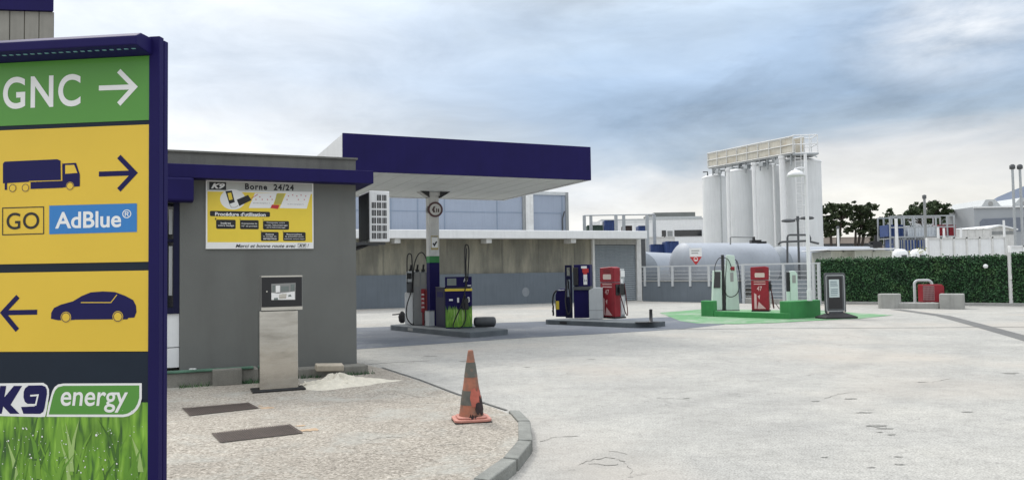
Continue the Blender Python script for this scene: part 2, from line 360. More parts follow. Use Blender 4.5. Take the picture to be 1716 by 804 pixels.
    bn = t.nodes.new('ShaderNodeBump'); bn.inputs['Strength'].default_value = .5; bn.inputs['Distance'].default_value = .006
    t.links.new(noise(speckscale*.6, 4, .7), bn.inputs['Height']); t.links.new(bn.outputs[0], b.inputs['Normal'])
    return m
M['yard'] = ground_mat('yard_concrete', (.375, .37, .345), (.435, .425, .39), .36, speckscale=55, tracks=True)
M['apron'] = ground_mat('apron_aggregate', (.335, .308, .265), (.425, .395, .34), .28, coarse=.44, worn=(.5, .72), speckscale=60)
M['slab'] = ground_mat('grey_forecourt_zone', (.135, .15, .175), (.185, .197, .215), .14, cracks=False, speckscale=40, worn=(.55, .85))  # darker blue-grey than the yard, with paler noise patches
M['greenpaint'] = ground_mat('green_forecourt_coating', (.13, .29, .14), (.22, .36, .22), .14, cracks=False, speckscale=40, worn=(.47, .68))
M['channel'] = ground_mat('drain_strip', (.15, .15, .145), (.19, .19, .18), .15, cracks=False)
M['joint'] = ground_mat('joint_seal', (.20, .20, .19), (.26, .26, .25), .15, cracks=False)
# ------------------------------------------------------------------ lettering
def text_geo(s, bold=0.0, shear=0.0, space=1.0, align='LEFT'):
    cu = bpy.data.curves.new('t', 'FONT'); cu.body = s; cu.offset = bold; cu.shear = shear; cu.space_character = space; cu.resolution_u = 8 if len(s) < 8 else 3
    cu.align_x = align; cu.size = 1; cu.fill_mode = 'FRONT'
    o = link(bpy.data.objects.new('t', cu)); dg = bpy.context.evaluated_depsgraph_get(); dg.update()
    me = bpy.data.meshes.new_from_object(o.evaluated_get(dg)); vs = [tuple(v.co) for v in me.vertices]; fs = [tuple(p.vertices) for p in me.polygons]
    bpy.data.objects.remove(o); bpy.data.curves.remove(cu); bpy.data.meshes.remove(me); return vs, fs
def add_text(mb, s, x0, x1, z0, z1, y, **k):
    """fit text into local rectangle on plane y, facing -y"""
    vs, fs = text_geo(s, **k)
    if not vs: return
    a0 = min(v[0] for v in vs); a1 = max(v[0] for v in vs); b0 = min(v[1] for v in vs); b1 = max(v[1] for v in vs)
    mb.add([(x0+(v[0]-a0)/(a1-a0)*(x1-x0), y, z0+(v[1]-b0)/(b1-b0)*(z1-z0)) for v in vs], fs)
def stroke(mb, pts, wd, y0, closed=False):
    """thick flat polyline in local xz plane at y0 (mitred)"""
    n = len(pts); P = [Vector(p) for p in pts]; Ls = []; Rs = []
    for i in range(n):
        a = P[i-1] if (i > 0 or closed) else None; c = P[(i+1) % n] if (i < n-1 or closed) else None; b = P[i]
        d1 = (b-a).normalized() if a is not None else (c-b).normalized(); d2 = (c-b).normalized() if c is not None else d1
        t = (d1+d2); t = t.normalized() if t.length > 1e-6 else d1
        nrm = Vector((-t.y, t.x)); k = wd/2/max(.35, nrm.dot(Vector((-d1.y, d1.x))))
        Ls.append(b+nrm*k); Rs.append(b-nrm*k)
    m = n if closed else n-1
    for i in range(m):
        j = (i+1) % n
        mb.add([(Rs[i].x, y0, Rs[i].y), (Rs[j].x, y0, Rs[j].y), (Ls[j].x, y0, Ls[j].y), (Ls[i].x, y0, Ls[i].y)], [(0, 1, 2, 3)])
def fpoly(mb, pts, y):
    n = len(pts); ar = sum(pts[i][0]*pts[(i+1) % n][1]-pts[(i+1) % n][0]*pts[i][1] for i in range(n))
    if ar < 0: pts = pts[::-1]
    mb.add([(p[0], y, p[1]) for p in pts], [tuple(range(n))])
def circ(cx, cz, r, n=24, rz=None): return [(cx+r*math.cos(2*math.pi*i/n), cz+(rz or r)*math.sin(2*math.pi*i/n)) for i in range(n)]
# ------------------------------------------------------------------ SETTING
A0 = R(23.5)
def flat(name, pts, z, m, label=None):
    mb = MB(); mb.add([(p[0], p[1], z) for p in pts], [tuple(range(len(pts)))]); o = mb.build(name, m)
    if o.data.polygons[0].normal.z < 0: o.data.flip_normals()
    return tag(o, kind='structure')
flat('ground', [(-4000, -300), (4000, -300), (4000, 6000), (-4000, 6000)], 0, M['yard'])
def zA(y): return .008 + min(1, max(0, (10.4-y)/2.4))*.095
def GA(px, py):
    z = .05
    for i in range(12): q = G(px, py, z); z = zA(q.y)
    return q
edge_px = [(598, 607), (640, 617), (700, 637), (760, 660), (825, 682), (856, 694), (868, 708), (872, 722), (866, 742), (846, 765), (812, 790), (770, 818), (720, 850)]
edge = [GA(*p) for p in edge_px]
edge = [Vector((e.x, e.y, 0)) for e in edge]
extra = [Vector((-2.2, 3.2, 0)), Vector((-9, 1.0, 0)), Vector((-12, 8, 0)), Vector((-7.5, 12.5, 0)), Vector((-3.6, 14.2, 0))]
outl = edge + extra
def inside(p, poly):
    c = False; n = len(poly)
    for i in range(n):
        a, b = poly[i], poly[i-1]
        if (a.y > p[1]) != (b.y > p[1]) and p[0] < (b.x-a.x)*(p[1]-a.y)/(b.y-a.y)+a.x: c = not c
    return c
pts2 = [Vector((p.x, p.y)) for p in outl]
inner = [Vector((x*.45+.013, y*.45+.017)) for x in range(-26, 6) for y in range(2, 34) if inside((x*.45+.013, y*.45+.017), outl)]
r_ = delaunay_2d_cdt(pts2+inner, [(i, (i+1) % len(pts2)) for i in range(len(pts2))], [], 1, 1e-5)
mb = MB(); mb.add([(v.x, v.y, zA(v.y)) for v in r_[0]], [tuple(f) for f in r_[2]])
n0 = len(outl)
for i in range(n0):     # skirt down to the yard
    a, b = outl[i], outl[(i+1) % n0]
    mb.add([(a.x, a.y, zA(a.y)), (b.x, b.y, zA(b.y)), (b.x, b.y, -.02), (a.x, a.y, -.02)], [(0, 1, 2, 3)])
ap = tag(mb.build('pavement', M['apron']), kind='structure')
# kerb stones along the curved corner
kp = [GA(*p) for p in [(852, 688), (868, 706), (868.5, 738), (842, 768), (792, 803), (730, 848)]]
kerb = MB()
def kstone(a, b, wd=.13, lift=.012, gap=.014):
    a = Vector((a.x, a.y, 0)); b = Vector((b.x, b.y, 0)); d = (b-a); L = d.length; d.normalize(); nn = Vector((-d.y, d.x, 0))
    if nn.dot(Vector((1, .1, 0))) < 0: nn = -nn
    za, zb = zA(a.y)+lift, zA(b.y)+lift; a = a+d*gap; b = b-d*gap
    q = [a, b, b+nn*wd, a+nn*wd]; zz = [za, zb, zb-.006, za-.006]
    kerb.add([(p.x, p.y, -.02) for p in q]+[(p.x, p.y, z) for p, z in zip(q, zz)], [(0, 3, 2, 1), (4, 5, 6, 7), (0, 1, 5, 4), (1, 2, 6, 5), (2, 3, 7, 6), (3, 0, 4, 7)])
for i in range(len(kp)-1): kstone(kp[i], kp[i+1])
ko = kerb.build('kerb', mat('kerb_stone', (.21, .215, .195), .9, var=.28, vscale=5, bump=.5, bscale=50, fine=.2, fscale=150), bevel=.012); tag(ko, kind='structure')
# joint between pavement and yard (dark weathered line)
def strip(name, pp, wd, z, m):
    P = [Vector((p.x, p.y, 0)) for p in pp]; Lf = []; Rg = []
    for i, p in enumerate(P):
        d = (P[min(i+1, len(P)-1)]-P[max(0, i-1)]).normalized(); nn = Vector((-d.y, d.x, 0)); Lf.append(p+nn*wd/2); Rg.append(p-nn*wd/2)
    mb = MB()
    for i in range(len(P)-1): mb.add([(*Rg[i].xy, z), (*Rg[i+1].xy, z), (*Lf[i+1].xy, z), (*Lf[i].xy, z)], [(0, 1, 2, 3)])
    return tag(mb.build(name, m), kind='structure')
strip('joint_line', [G(*p) for p in [(640, 616), (702, 636), (762, 659), (828, 681), (850, 688)]], .035, .012, mat('joint_dark', (.13, .13, .12), .9, var=.4, vscale=12))
# blue-grey forecourt zone, green bay, drain strip, joint across the yard
forecourt_zone_px = [(540, 589), (880, 566), (1030, 558), (1145, 551), (1215, 543.5), (1180, 529), (905, 538.5), (540, 551)]
flat('forecourt_zone', [G(*p) for p in forecourt_zone_px], .004, M['slab'])
green_px = [(1105, 524), (1140, 538), (1170, 542), (1230, 543), (1300, 541), (1370, 537), (1440, 534), (1497, 528), (1430, 524), (1372, 520), (1180, 518)]
flat('green_bay', [G(*p) for p in green_px], .008, M['greenpaint'])
ch = [G(1500, 518), G(1545, 524), G(1580, 529), G(1640, 545), G(1716, 566), G(1830, 600)]
strip('drain_strip', ch, .42, .004, M['channel'])
strip('yard_joint', [G(1100, 552), G(1300, 550), G(1500, 549), G(1800, 547)], .10, .0045, M['joint'])
strip('yard_joint', [G(598, 612), G(660, 607), G(720, 604)], .03, .0045, M['joint'])
# small dark scars in the yard
scar = MB(); rs = random.Random(3)
for (px, py, l) in [(1448, 691, .13), (1470, 713, .16), (1484, 718, .10), (1425, 668, .14), (1150, 667, .10), (1105, 666, .05), (1475, 724, .07), (1492, 728, .07), (1545, 640, .12), (1505, 765, .06), (1382, 766, .06), (1365, 672, .1), (720, 597, .22), (1240, 664, .05), (1508, 778, .07), (1460, 783, .06), (990, 602, .12), (780, 605, .2), (884, 615, .14), (880, 690, .04), (1620, 690, .12), (1690, 625, .2)]:
    l *= .8; c = G(px, py); n = 16; yy = l*rs.uniform(.22, .6)
    scar.add([(c.x+l*math.cos(6.283*i/n)*rs.uniform(.25, 1.2), c.y+yy*math.sin(6.283*i/n)*rs.uniform(.25, 1.3), .004) for i in range(n)], [tuple(range(n))])
tag(scar.build('yard_stain', mat('stain', (.20, .198, .18), .9, var=.4, vscale=30)), kind='structure')
cr_ = MB(); rs = random.Random(31)
for pp in ([(972, 778), (992, 770), (1020, 766), (1045, 773), (1058, 786), (1055, 800)], [(985, 776), (1015, 779), (1042, 777)], [(1020, 755), (1060, 762)], [(1380, 668), (1405, 660), (1440, 655)], [(1100, 668), (1130, 667), (1160, 671)], [(1560, 640), (1600, 633)], [(905, 740), (925, 733), (975, 730)]):
    P = [G(*p) for p in pp]; P2 = []
    for i in range(len(P)-1):
        for j in range(6): P2.append(P[i].lerp(P[i+1], j/6)+Vector((rs.uniform(-.015, .015), rs.uniform(-.02, .02), 0)))
    for i in range(len(P2)-1):
        a, b = P2[i], P2[i+1]; wd = rs.uniform(.003, .008); cr_.add([(a.x, a.y-wd, .0035), (b.x, b.y-wd, .0035), (b.x, b.y+wd, .0035), (a.x, a.y+wd, .0035)], [(0, 1, 2, 3)])
tag(cr_.build('yard_crack', mat('yard_crack_dark', (.15, .145, .13), 1)), kind='structure')
# far hills
def hill(pp, Y, m, depth=600):
    top = [atY(px, py, Y) for px, py in pp]; n = len(top); mb = MB()
    vs = [(p.x, p.y, -5) for p in top]+[tuple(atY(px, py, Y+depth*.5)) for px, py in pp]+[(p.x, p.y+depth*1.4, -5) for p in top]
    for k in (0, 1): mb.add(vs, [(k*n+i, k*n+i+1, (k+1)*n+i+1, (k+1)*n+i) for i in range(n-1)])
    return tag(mb.build('hills', m), kind='structure')
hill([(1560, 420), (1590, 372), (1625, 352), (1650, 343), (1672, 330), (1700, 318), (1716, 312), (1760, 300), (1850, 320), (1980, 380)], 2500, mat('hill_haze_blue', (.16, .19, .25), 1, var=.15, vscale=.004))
hill([(1300, 446), (1360, 425), (1480, 418), (1540, 420), (1600, 432), (1660, 440)], 1200, mat('low_ridge', (.19, .19, .17), 1, var=.2, vscale=.01), 300)

# ------------------------------------------------------------------ KIOSK
kb = G(598, 612, .12); K = Pl((kb.x, kb.y, 0), A0)
k = thing('service_kiosk', 'small grey rendered kiosk with dark blue fascia band below its flat parapet', 'kiosk', K.P, A0)
xl = K.x(301, 480); zf = K.z(598, 309)
wl = MB(); wl.box(xl, 0, 0, 4.2, -.02, K.z(600, 300)); wl.box(-7.5, xl, .25, 4.2, -.02, K.z(600, 300)); wl.build('wall', M['render'], k)
pz0, pz1 = K.z(600, 300)+.003, K.z(600, 265.5)
pp = MB(); pp.box(-7.5, 0.0, -.02, 4.2, pz0, pz1-.03); pp.build('parapet', M['parapet'], k)
cp = MB(); cp.box(-7.54, .03, -.05, .20, pz1-.03, pz1); cp.build('coping', M['parapet'], k)
bo = .30; bx = K.x(626, 298, bo); bt = K.z(626, 286.5, bo); bb = K.z(626, 307.5, bo)
fb = MB(); fb.box(-7.6, bx, -bo, -.004, bb, bt); fb.box(.004, bx, -.003, 4.3, bb, bt); fb.build('fascia_band', M['navy'], k, bevel=.006)
# blue roller box and window left of the rendered wall
ro = .36; rb = MB(); rb.prism(rrect(0, 0, 1, 1, .05), 0, 1) if False else None
x0_, x1_ = K.x(200, 315, ro), K.x(325, 315, ro); zt_, zb_ = bb-.003, K.z(325, 337, ro)
rb.box(x0_, x1_, -ro, -.004, zb_, zt_); rb.build('awning_box', M['navy'], k, bevel=.03)
wf = MB(); wx1 = xl-.005; wx0 = wx1-1.15; wzb = K.z(301, 525); wzt = zb_
wf.box(wx0, wx0+.07, .0, .245, wzb, wzt); wf.box(wx1-.085, wx1, .0, .245, wzb, wzt); wf.box(wx0+.071, wx1-.086, .0, .245, wzb, wzb+.09)
wf.box(wx0+.071, wx1-.086, .10, .24, K.z(292, 405), K.z(292, 400))
win = wf.build('window', M['navy_dk'], k)
MB().box(wx0+.07, wx1-.085, .21, .243, wzb+.09, wzt).build('pane', M['glass_dk'], win)
MB().box(wx1-.15, wx1-.10, .12, .18, K.z(292, 495), K.z(292, 412)).build('blind', M['grey_lt'], win)
MB().box(wx1-.15, wx1-.10, .12, .18, K.z(292, 392), K.z(292, 350)).build('blind', M['grey_lt'], win)
wz = MB(); wz.box(wx0, wx1, .03, .245, .26, K.z(290, 583)); wz.box(wx0, wx1, .03, .245, K.z(290, 581.5), wzb-.003); wz.build('white_panel', M['white'], k)
# low concrete ledge along the foot of the wall
le = Pl((kb.x, kb.y, 0), A0); lo = .42
lx = K.x(617, 620, .3); lz = .155
lg = MB(); lg.box(K.x(497, 640, lo), lx, -.30, -.003, -.02, lz); lg.build('ledge', M['conc_dk'], k, bevel=.02)
lg = MB(); lg.box(-7.5, K.x(433, 640, lo), -lo, -.003, -.02, .22); lg.build('ledge', M['conc_dk'], k, bevel=.02)
lg = MB(); lg.box(-7.5, K.x(425, 640, lo), -lo-.03, -lo+.12, .222, .25); lg.box(K.x(435, 640, lo), K.x(470, 640, lo), -.3, -.2, .03, .09); lg.build('ledge_strip', M['moss'], k, bevel=.006)
cb = thing('concrete_block', 'small rough concrete block leaning on the green-edged ledge left of the payment terminal', 'block', (K.P+K.u*K.x(381, 655, .56)+K.n*.56), A0)
b_ = MB(); b_.box(-.21, .21, 0, .12, 0, .255); b_.build('block', M['conc_dk'], cb, bevel=.02)
tn = MB(); tn.box(-.05, .05, -.03, .03, 0, .045); t_ = tn.build('litter_scrap', M['white_dirty'], None, bevel=.01); q = K.P+K.u*K.x(323, 631, .3)+K.n*.3; t_.location = (q.x, q.y, .222)
tag(t_, 'tiny white plastic scrap lying on the green ledge under the grey wall', 'litter')
# tall clad block seen over the totem
tw = thing('clad_tower', 'taller block with vertical grey boards and dark blue top band behind the totem', 'building', atY(90.5, 40, 17), R(8))
tw.location.z = 0
zt0, zt1, zt2 = atY(90, 64, 17).z, atY(90, 21, 17).z, 9.2
b_ = MB()
FT = [(-5, 0), (0, 0), (-2.6, 4), (-5, 4)]
b_.prism(FT, -.02, zt1, 'z')
b_.build('wall', M['stained'], tw)
b_ = MB()
for i in range(16): b_.box(-.30*i-.285, -.30*i-.008, -.03, -.001, -.02, zt1-.01)
b_.build('cladding', mat('grey_boards', (.26, .25, .22), .8, var=.12, vscale=2, grime=.3), tw)
b_ = MB(); b_.prism([(-5.05, -.10), (.03, -.10), (-2.6, 4.05), (-5.05, 4.05)], zt1, zt2, 'z'); b_.build('fascia', M['navy'], tw)

# ------------------------------------------------------------------ POSTER on the kiosk wall
PO = .03
def ku(px, py): return K.uv(px, py, PO+.012)
x0, zc = K.uv(345, 299, PO); x1, _ = K.uv(525, 307, PO); z0 = K.z(524.5, 416.5, PO); z1 = K.z(524.5, 307, PO)
po = thing('info_board', 'yellow and white self-service instruction board screwed to the grey kiosk wall', 'sign board', K.P+K.u*x0, A0)
po.location.z = z0
Wd, Hd = x1-x0, z1-z0
# board coordinates: u,v in 0..1 of the board, taken from the crop (97..1208, 60/95..770)
def bu(cx, cy):
    u = (cx-97)/(1208-97); top = 62+(90-62)*u; v = 1-(cy-top)/(770-top); return u*Wd, v*Hd
Y1 = -PO-.001
def brect(mb, ax, ay, bx_, by_, y, rad=.0):
    a = bu(ax, ay); b = bu(bx_, by_)
    fpoly(mb, rrect(a[0], a[1], b[0], b[1], rad*Wd) if rad else [(a[0], b[1]), (b[0], b[1]), (b[0], a[1]), (a[0], a[1])], y)
b_ = MB(); b_.box(0, Wd, -PO, 0, 0, Hd); b_.build('board', M['white_print'], po)
b_ = MB(); brect(b_, 112, 180, 1195, 705, Y1); yl = b_.build('yellow_field', M['poster_yellow'], po)
b_ = MB(); a = bu(640, 140); fpoly(b_, [bu(110, 75), bu(1195, 100), bu(1195, 180), bu(110, 172)], Y1-.0005); b_.build('header_band', mat('header_grey', (.45, .46, .43), .5), po)
b_ = MB(); c = bu(365, 262); fpoly(b_, circ(c[0], c[1], .115*Wd, 30, .15*Hd), Y1-.001); fpoly(b_, [bu(590, 195), bu(825, 195), bu(765, 350), bu(525, 350)], Y1-.0012); fpoly(b_, [bu(915, 195), bu(1180, 200), bu(1135, 355), bu(845, 350)], Y1-.0012); b_.build('white_shape', M['white_print'], po)
b_ = MB()
brect(b_, 130, 82, 298, 165, Y1-.002)
brect(b_, 137, 380, 745, 442, Y1-.002, .012)
for (ax, ay, bx2, by2) in [(198, 470, 393, 566), (437, 474, 628, 570), (672, 482, 945, 574), (651, 596, 835, 690), (882, 598, 1122, 690)]: brect(b_, ax, ay, bx2, by2, Y1-.002, .012)
fpoly(b_, [bu(405, 265), bu(520, 215), bu(555, 270), bu(430, 330)], Y1-.0022)
fpoly(b_, [bu(290, 178), bu(355, 170), bu(385, 290), bu(330, 310)], Y1-.0022)
bx_o = b_.build('black_box', M['black_print'], po)
b_ = MB(); fpoly(b_, [bu(312, 198), bu(348, 190), bu(364, 262), bu(328, 270)], Y1-.0026); b_.build('badge_face', M['poster_yellow'], po)
b_ = MB(); stroke(b_, [bu(330, 308), bu(350, 345), bu(390, 345), bu(420, 325)], .008, Y1-.003); b_.build('key_ring', M['grey_print'], po)
b_ = MB(); fpoly(b_, [bu(815, 200), bu(900, 200), bu(865, 310), bu(790, 310)], Y1-.0024); b_.build('card_icon', mat('card_olive', (.45, .40, .08), .5), po)
b_ = MB(); fpoly(b_, [bu(765, 315), bu(845, 318), bu(828, 360), bu(750, 350)], Y1-.0028); stroke(b_, [bu(548, 255), bu(620, 208)], .009, Y1-.0022)
rs = random.Random(5)
for cx, cy in [(600, 262), (640, 235), (665, 262), (720, 262), (750, 232), (768, 262), (940, 225), (985, 215), (1030, 225), (1075, 215), (1125, 225), (925, 262), (1045, 262), (1110, 262)]:
    p_ = bu(cx, cy); a = rs.uniform(0, 3); d = .012
    stroke(b_, [(p_[0]-d*math.cos(a), p_[1]-d*math.sin(a)), (p_[0]+d*math.cos(a), p_[1]+d*math.sin(a))], .006, Y1-.002); stroke(b_, [(p_[0]-d*math.sin(a), p_[1]+d*math.cos(a)), (p_[0]+d*math.sin(a), p_[1]-d*math.cos(a))], .006, Y1-.0023)
b_.build('red_mark', M['red_print'], po)
def btext(mb, s, ax, ay, bx2, by2, y=Y1-.003, **kw):
    a = bu(ax, by2); b = bu(bx2, by2); h = bu(ax, ay)[1]-a[1]; add_text(mb, s, a[0], b[0], a[1], a[1]+h, y, **kw)
def bline(s_, *r, m='black_print', **kw):
    b_ = MB(); btext(b_, s_, *r, **kw); b_.build('lettering', M[m], po)
bline('Borne  24/24', 488, 95, 998, 160, bold=.04, space=1.2); bline('Merci et bonne route avec', 392, 722, 1015, 758, bold=.012, shear=.3); bline('!', 1142, 722, 1155, 756, bold=.02, shear=.3)
bline('K9', 1052, 726, 1118, 752, bold=.03, shear=.3)
for n_, (cx, cy) in enumerate([(193, 466), (437, 470), (672, 474), (652, 594), (882, 598)]): bline(str(n_+1), cx-5, cy-12, cx+6, cy+8, bold=.01)
bline('et son compteur 1', 570, 293, 740, 305); bline('et son compteur 2', 930, 303, 1100, 316)
b_ = MB(); stroke(b_, [bu(1040, 718), bu(1125, 718), bu(1125, 758), bu(1040, 758)], .005, Y1-.003, True); b_.build('logo_frame', M['black_print'], po)
b_ = MB(); btext(b_, 'K9', 148, 95, 285, 152, bold=.045, shear=.35); b_.build('lettering', M['white_print'], po); b_ = MB(); btext(b_, "Procédure d'utilisation", 188, 392, 700, 432, bold=.03); b_.build('lettering', M['white_print'], po)
for s, (ax, ay, bx2, by2) in [('Insérez', (245, 496, 345, 515)), ('votre badge', (215, 522, 378, 542)), ('Composez le', (452, 502, 612, 520)), ('N° de pompe', (455, 528, 612, 546)), ('Composez votre', (710, 494, 900, 510)), ('code, kilométrage', (690, 520, 930, 536)), ('et le kilométrage', (710, 544, 905, 558)), ('Retirez', (700, 612, 785, 628)), ('le badge et', (675, 636, 812, 650)), ('servez-vous', (675, 660, 812, 676)), ('Raccrochez', (920, 613, 1082, 628)), ('le pistolet puis', (905, 637, 1098, 652)), ('retirez votre reçu', (895, 662, 1108, 676))]:
    b_ = MB(); btext(b_, s, ax, ay, bx2, by2, bold=.012); b_.build('lettering', M['white_print'], po)

# ------------------------------------------------------------------ PAYMENT TERMINAL
tb = GA(467, 655); TT = Pl((tb.x, tb.y, 0), A0)
tz = zA(tb.y)
t = thing('payment_terminal', 'brushed steel payment post with black card-reader head in front of the grey wall', 'payment terminal', (tb.x, tb.y, tz), A0)
pa, pb = TT.x(435, 590), TT.x(499.5, 590)
hz0, hz1 = TT.z(500, 518)-tz, TT.z(507, 461)-tz
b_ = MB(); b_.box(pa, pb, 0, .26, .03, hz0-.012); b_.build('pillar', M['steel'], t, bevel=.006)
b_ = MB(); b_.box(pa-.10, pb+.10, -.06, .33, 0, .028); b_.build('base_plate', M['black'], t, bevel=.004)
ha, hb = TT.x(438, 490, .07), TT.x(507, 490, .07)
b_ = MB(); b_.box(ha, hb, -.055, .30, hz0, hz1); hd = b_.build('head', M['steel_dk'], t, bevel=.008)
b_ = MB(); b_.box(ha, hb, -.062, -.058, hz0, hz0+.045); b_.box(ha, hb, -.062, -.058, hz1-.02, hz1); b_.build('trim', M['steel'], hd)
b_ = MB(); b_.box(ha+.004, hb-.008, -.07, -.056, hz0+.047, hz1-.022); fp_ = b_.build('front_panel', M['black'], t, bevel=.003)
def tp(cx, cy): return TT.uv(400+cx/8.04, 440+cy/8.04, .075)
def tpoly(mb, pts, y): fpoly(mb, [(tp(*p)[0], tp(*p)[1]-tz) for p in pts], y)
b_ = MB(); tpoly(b_, [(440, 285), (768, 270), (765, 500), (442, 502)], -.0715); b_.build('reader_plate', M['steel_dk'], fp_)
b_ = MB(); tpoly(b_, [(440, 405), (530, 415), (650, 400), (757, 385), (757, 495), (442, 500)], -.0722); tpoly(b_, [(500, 308), (558, 306), (556, 395), (500, 400)], -.0724); b_.build('white_label', M['white_print'], fp_)
b_ = MB(); tpoly(b_, [(568, 318), (675, 315), (675, 385), (568, 388)], -.0726); tpoly(b_, [(455, 305), (492, 303), (490, 385), (455, 395)], -.0726); tpoly(b_, [(700, 290), (755, 288), (752, 375), (700, 385)], -.0726); tpoly(b_, [(475, 475), (530, 470), (530, 500), (475, 500)], -.0728); tpoly(b_, [(665, 440), (700, 425), (712, 455), (670, 458)], -.0728); b_.build('display', M['screen'], fp_)
b_ = MB(); tpoly(b_, [(545, 425), (645, 415), (640, 480), (545, 485)], -.073); b_.build('keypad', M['steel'], fp_)
lk = tp(380, 388); b_ = MB(); b_.cyl((lk[0], -.075, lk[1]-tz), (lk[0], -.06, lk[1]-tz), .011, n=12); b_.build('lock', M['steel'], fp_)

# sand pile and brick
sp = GA(560, 646); rs = random.Random(2)
s_ = MB(); nr, na = 14, 40
vs = [(0, 0, .15)]
for i in range(1, nr+1):
    f_ = i/nr
    for j in range(na):
        a = 2*math.pi*j/na; w_ = 1+.16*math.sin(3*a+1)+.09*math.sin(7*a+2)
        r_x = .66*f_*w_*(1.3 if math.cos(a) > 0 else 1); r_y = .36*f_*w_
        h = .15*(1-f_)**1.25*(1+.3*math.sin(5*a+3*f_*4)) + rs.uniform(-.016, .016)*(1-f_)
        vs.append((r_x*math.cos(a), r_y*math.sin(a), max(h, -.004 if i == nr else .002)))
fs = [(0, 1+j, 1+(j+1) % na) for j in range(na)]+[(1+(i-1)*na+j, 1+i*na+j, 1+i*na+(j+1) % na, 1+(i-1)*na+(j+1) % na) for i in range(1, nr) for j in range(na)]
s_.add(vs, fs, True); so_ = s_.build('sand_pile', M['sand']); so_.location = (sp.x, sp.y+.04, zA(sp.y)+.001); so_.rotation_euler = (0, 0, R(26))
tag(so_, 'low heap of pale sand spilled at the foot of the kiosk wall', 'sand pile')
bk = MB(); bk.box(-.22, .22, -.08, .08, -.05, .05); bko = bk.build('loose_block', M['brick'], None, bevel=.018, seg=3); q = K.P+K.u*K.x(552, 628, .42)+K.n*.42; bko.location = (q.x, q.y, .17); bko.rotation_euler = (R(9), R(3), A0+R(3))
tag(bko, 'sandy rectangular stone block lying on top of the pale sand heap', 'stone block')
wd_m = MB(); rs = random.Random(44)
for px0, px1, n_ in ((300, 360, 60), (403, 434, 90), (500, 540, 40), (575, 630, 60)):
    for i in range(n_):
        px = rs.uniform(px0, px1); u_ = K.x(px, 650, .45); p = K.P+K.u*u_+K.n*(rs.uniform(.44, .56) if px < 450 else rs.uniform(.30, .40)); h = rs.uniform(.02, .09); a = rs.uniform(0, 6.28); l = h*rs.uniform(.3, .9)
        z_ = zA(p.y); wd_m.add([(p.x-.006, p.y, z_), (p.x+.006, p.y, z_), (p.x+l*math.cos(a), p.y+l*math.sin(a), z_+h)], [(0, 1, 2)])
tag(wd_m.build('weeds', M['leaf_hedge']), 'short scrappy weeds along the foot of the kiosk ledge', 'weeds', kind='stuff')
rb_m = MB(); spx = random.Random(5)
for i in range(26):
    a = spx.uniform(0, 6.28); d_ = spx.uniform(.15, .85); c_ = Vector((sp.x+d_*math.cos(a)*.85, sp.y+.04+d_*math.sin(a)*.30, zA(sp.y)+.13*(1-d_)**1.2)); r0 = spx.uniform(.008, .028)
    rb_m.add([tuple(c_+Vector((spx.uniform(-1, 1), spx.uniform(-1, 1), spx.uniform(-.6, 1)))*r0) for k in range(4)], [(0, 1, 2), (0, 2, 3), (0, 3, 1), (1, 3, 2)])
tag(rb_m.build('sand_crumbs', M['sand']), 'loose crumbs scattered over the pale sand heap', 'crumbs', kind='stuff')
# drain grates
def grate(pp, label, zi):
    P = [GA(*p) for p in pp]; c = sum(P, Vector())/4; mb = MB(); z = zA(c.y)+.004
    g = thing('drain_grate', label, 'drain grate', (c.x, c.y, 0), 0, 'rusty drain grates in the pavement')
    Pb = [Vector((p.x, p.y, 0)) for p in P]
    zz = lambda p: zA(p.y)+.003
    fr = MB(); inn = [p+(c-p)*.06 for p in P]
    for i in range(4):
        a, b, ci, di = P[i], P[(i+1) % 4], inn[(i+1) % 4], inn[i]
        fr.add([(*a.xy, zz(a)+.006), (*b.xy, zz(b)+.006), (*ci.xy, zz(ci)+.006), (*di.xy, zz(di)+.006)], [(0, 1, 2, 3)])
    fr.build('frame', M['rust'], g, world=True)
    pit = MB(); pit.add([(*p.xy, zz(p)+.001) for p in inn], [(0, 1, 2, 3)]); pit.build('pit', M['black_print'], g, world=True)
    bars = MB(); n = 34
    def lerp(a, b, t): return a+(b-a)*t
    for i in range(n):
        t0, t1 = (i+.15)/n, (i+.75)/n
        q = [lerp(inn[0], inn[1], t0), lerp(inn[0], inn[1], t1), lerp(inn[3], inn[2], t1), lerp(inn[3], inn[2], t0)]
        bars.add([(*p.xy, zz(p)+.004) for p in q], [(0, 1, 2, 3)])
    for i in range(8):
        t0, t1 = (i+.2)/8, (i+.6)/8
        q = [lerp(inn[0], inn[3], t0), lerp(inn[1], inn[2], t0), lerp(inn[1], inn[2], t1), lerp(inn[0], inn[3], t1)]
        bars.add([(*p.xy, zz(p)+.0052) for p in q], [(0, 1, 2, 3)])
    bars.build('grid', M['rust'], g, world=True)
grate([(318, 697), (434, 684), (416, 674.5), (305, 684)], 'smaller farther rusty steel grate nearer the payment terminal', 0)
grate([(369, 742), (508, 726), (486, 711), (354, 726)], 'larger nearer rusty steel grate in the speckled pavement', 0)
# rust stains by the grates
mb = MB(); rs = random.Random(9)
for (px, py, l) in [(448, 683, .12), (520, 720, .12), (505, 713, .06), (436, 680, .05)]:
    c = GA(px, py); n = 14
    mb.add([(c.x+l*math.cos(6.283*i/n)*rs.uniform(.45, 1.1), c.y+l*.8*math.sin(6.283*i/n)*rs.uniform(.5, 1.1), zA(c.y)+.003) for i in range(n)], [tuple(range(n))])
tag(mb.build('rust_stain', M['rustmark']), kind='structure')
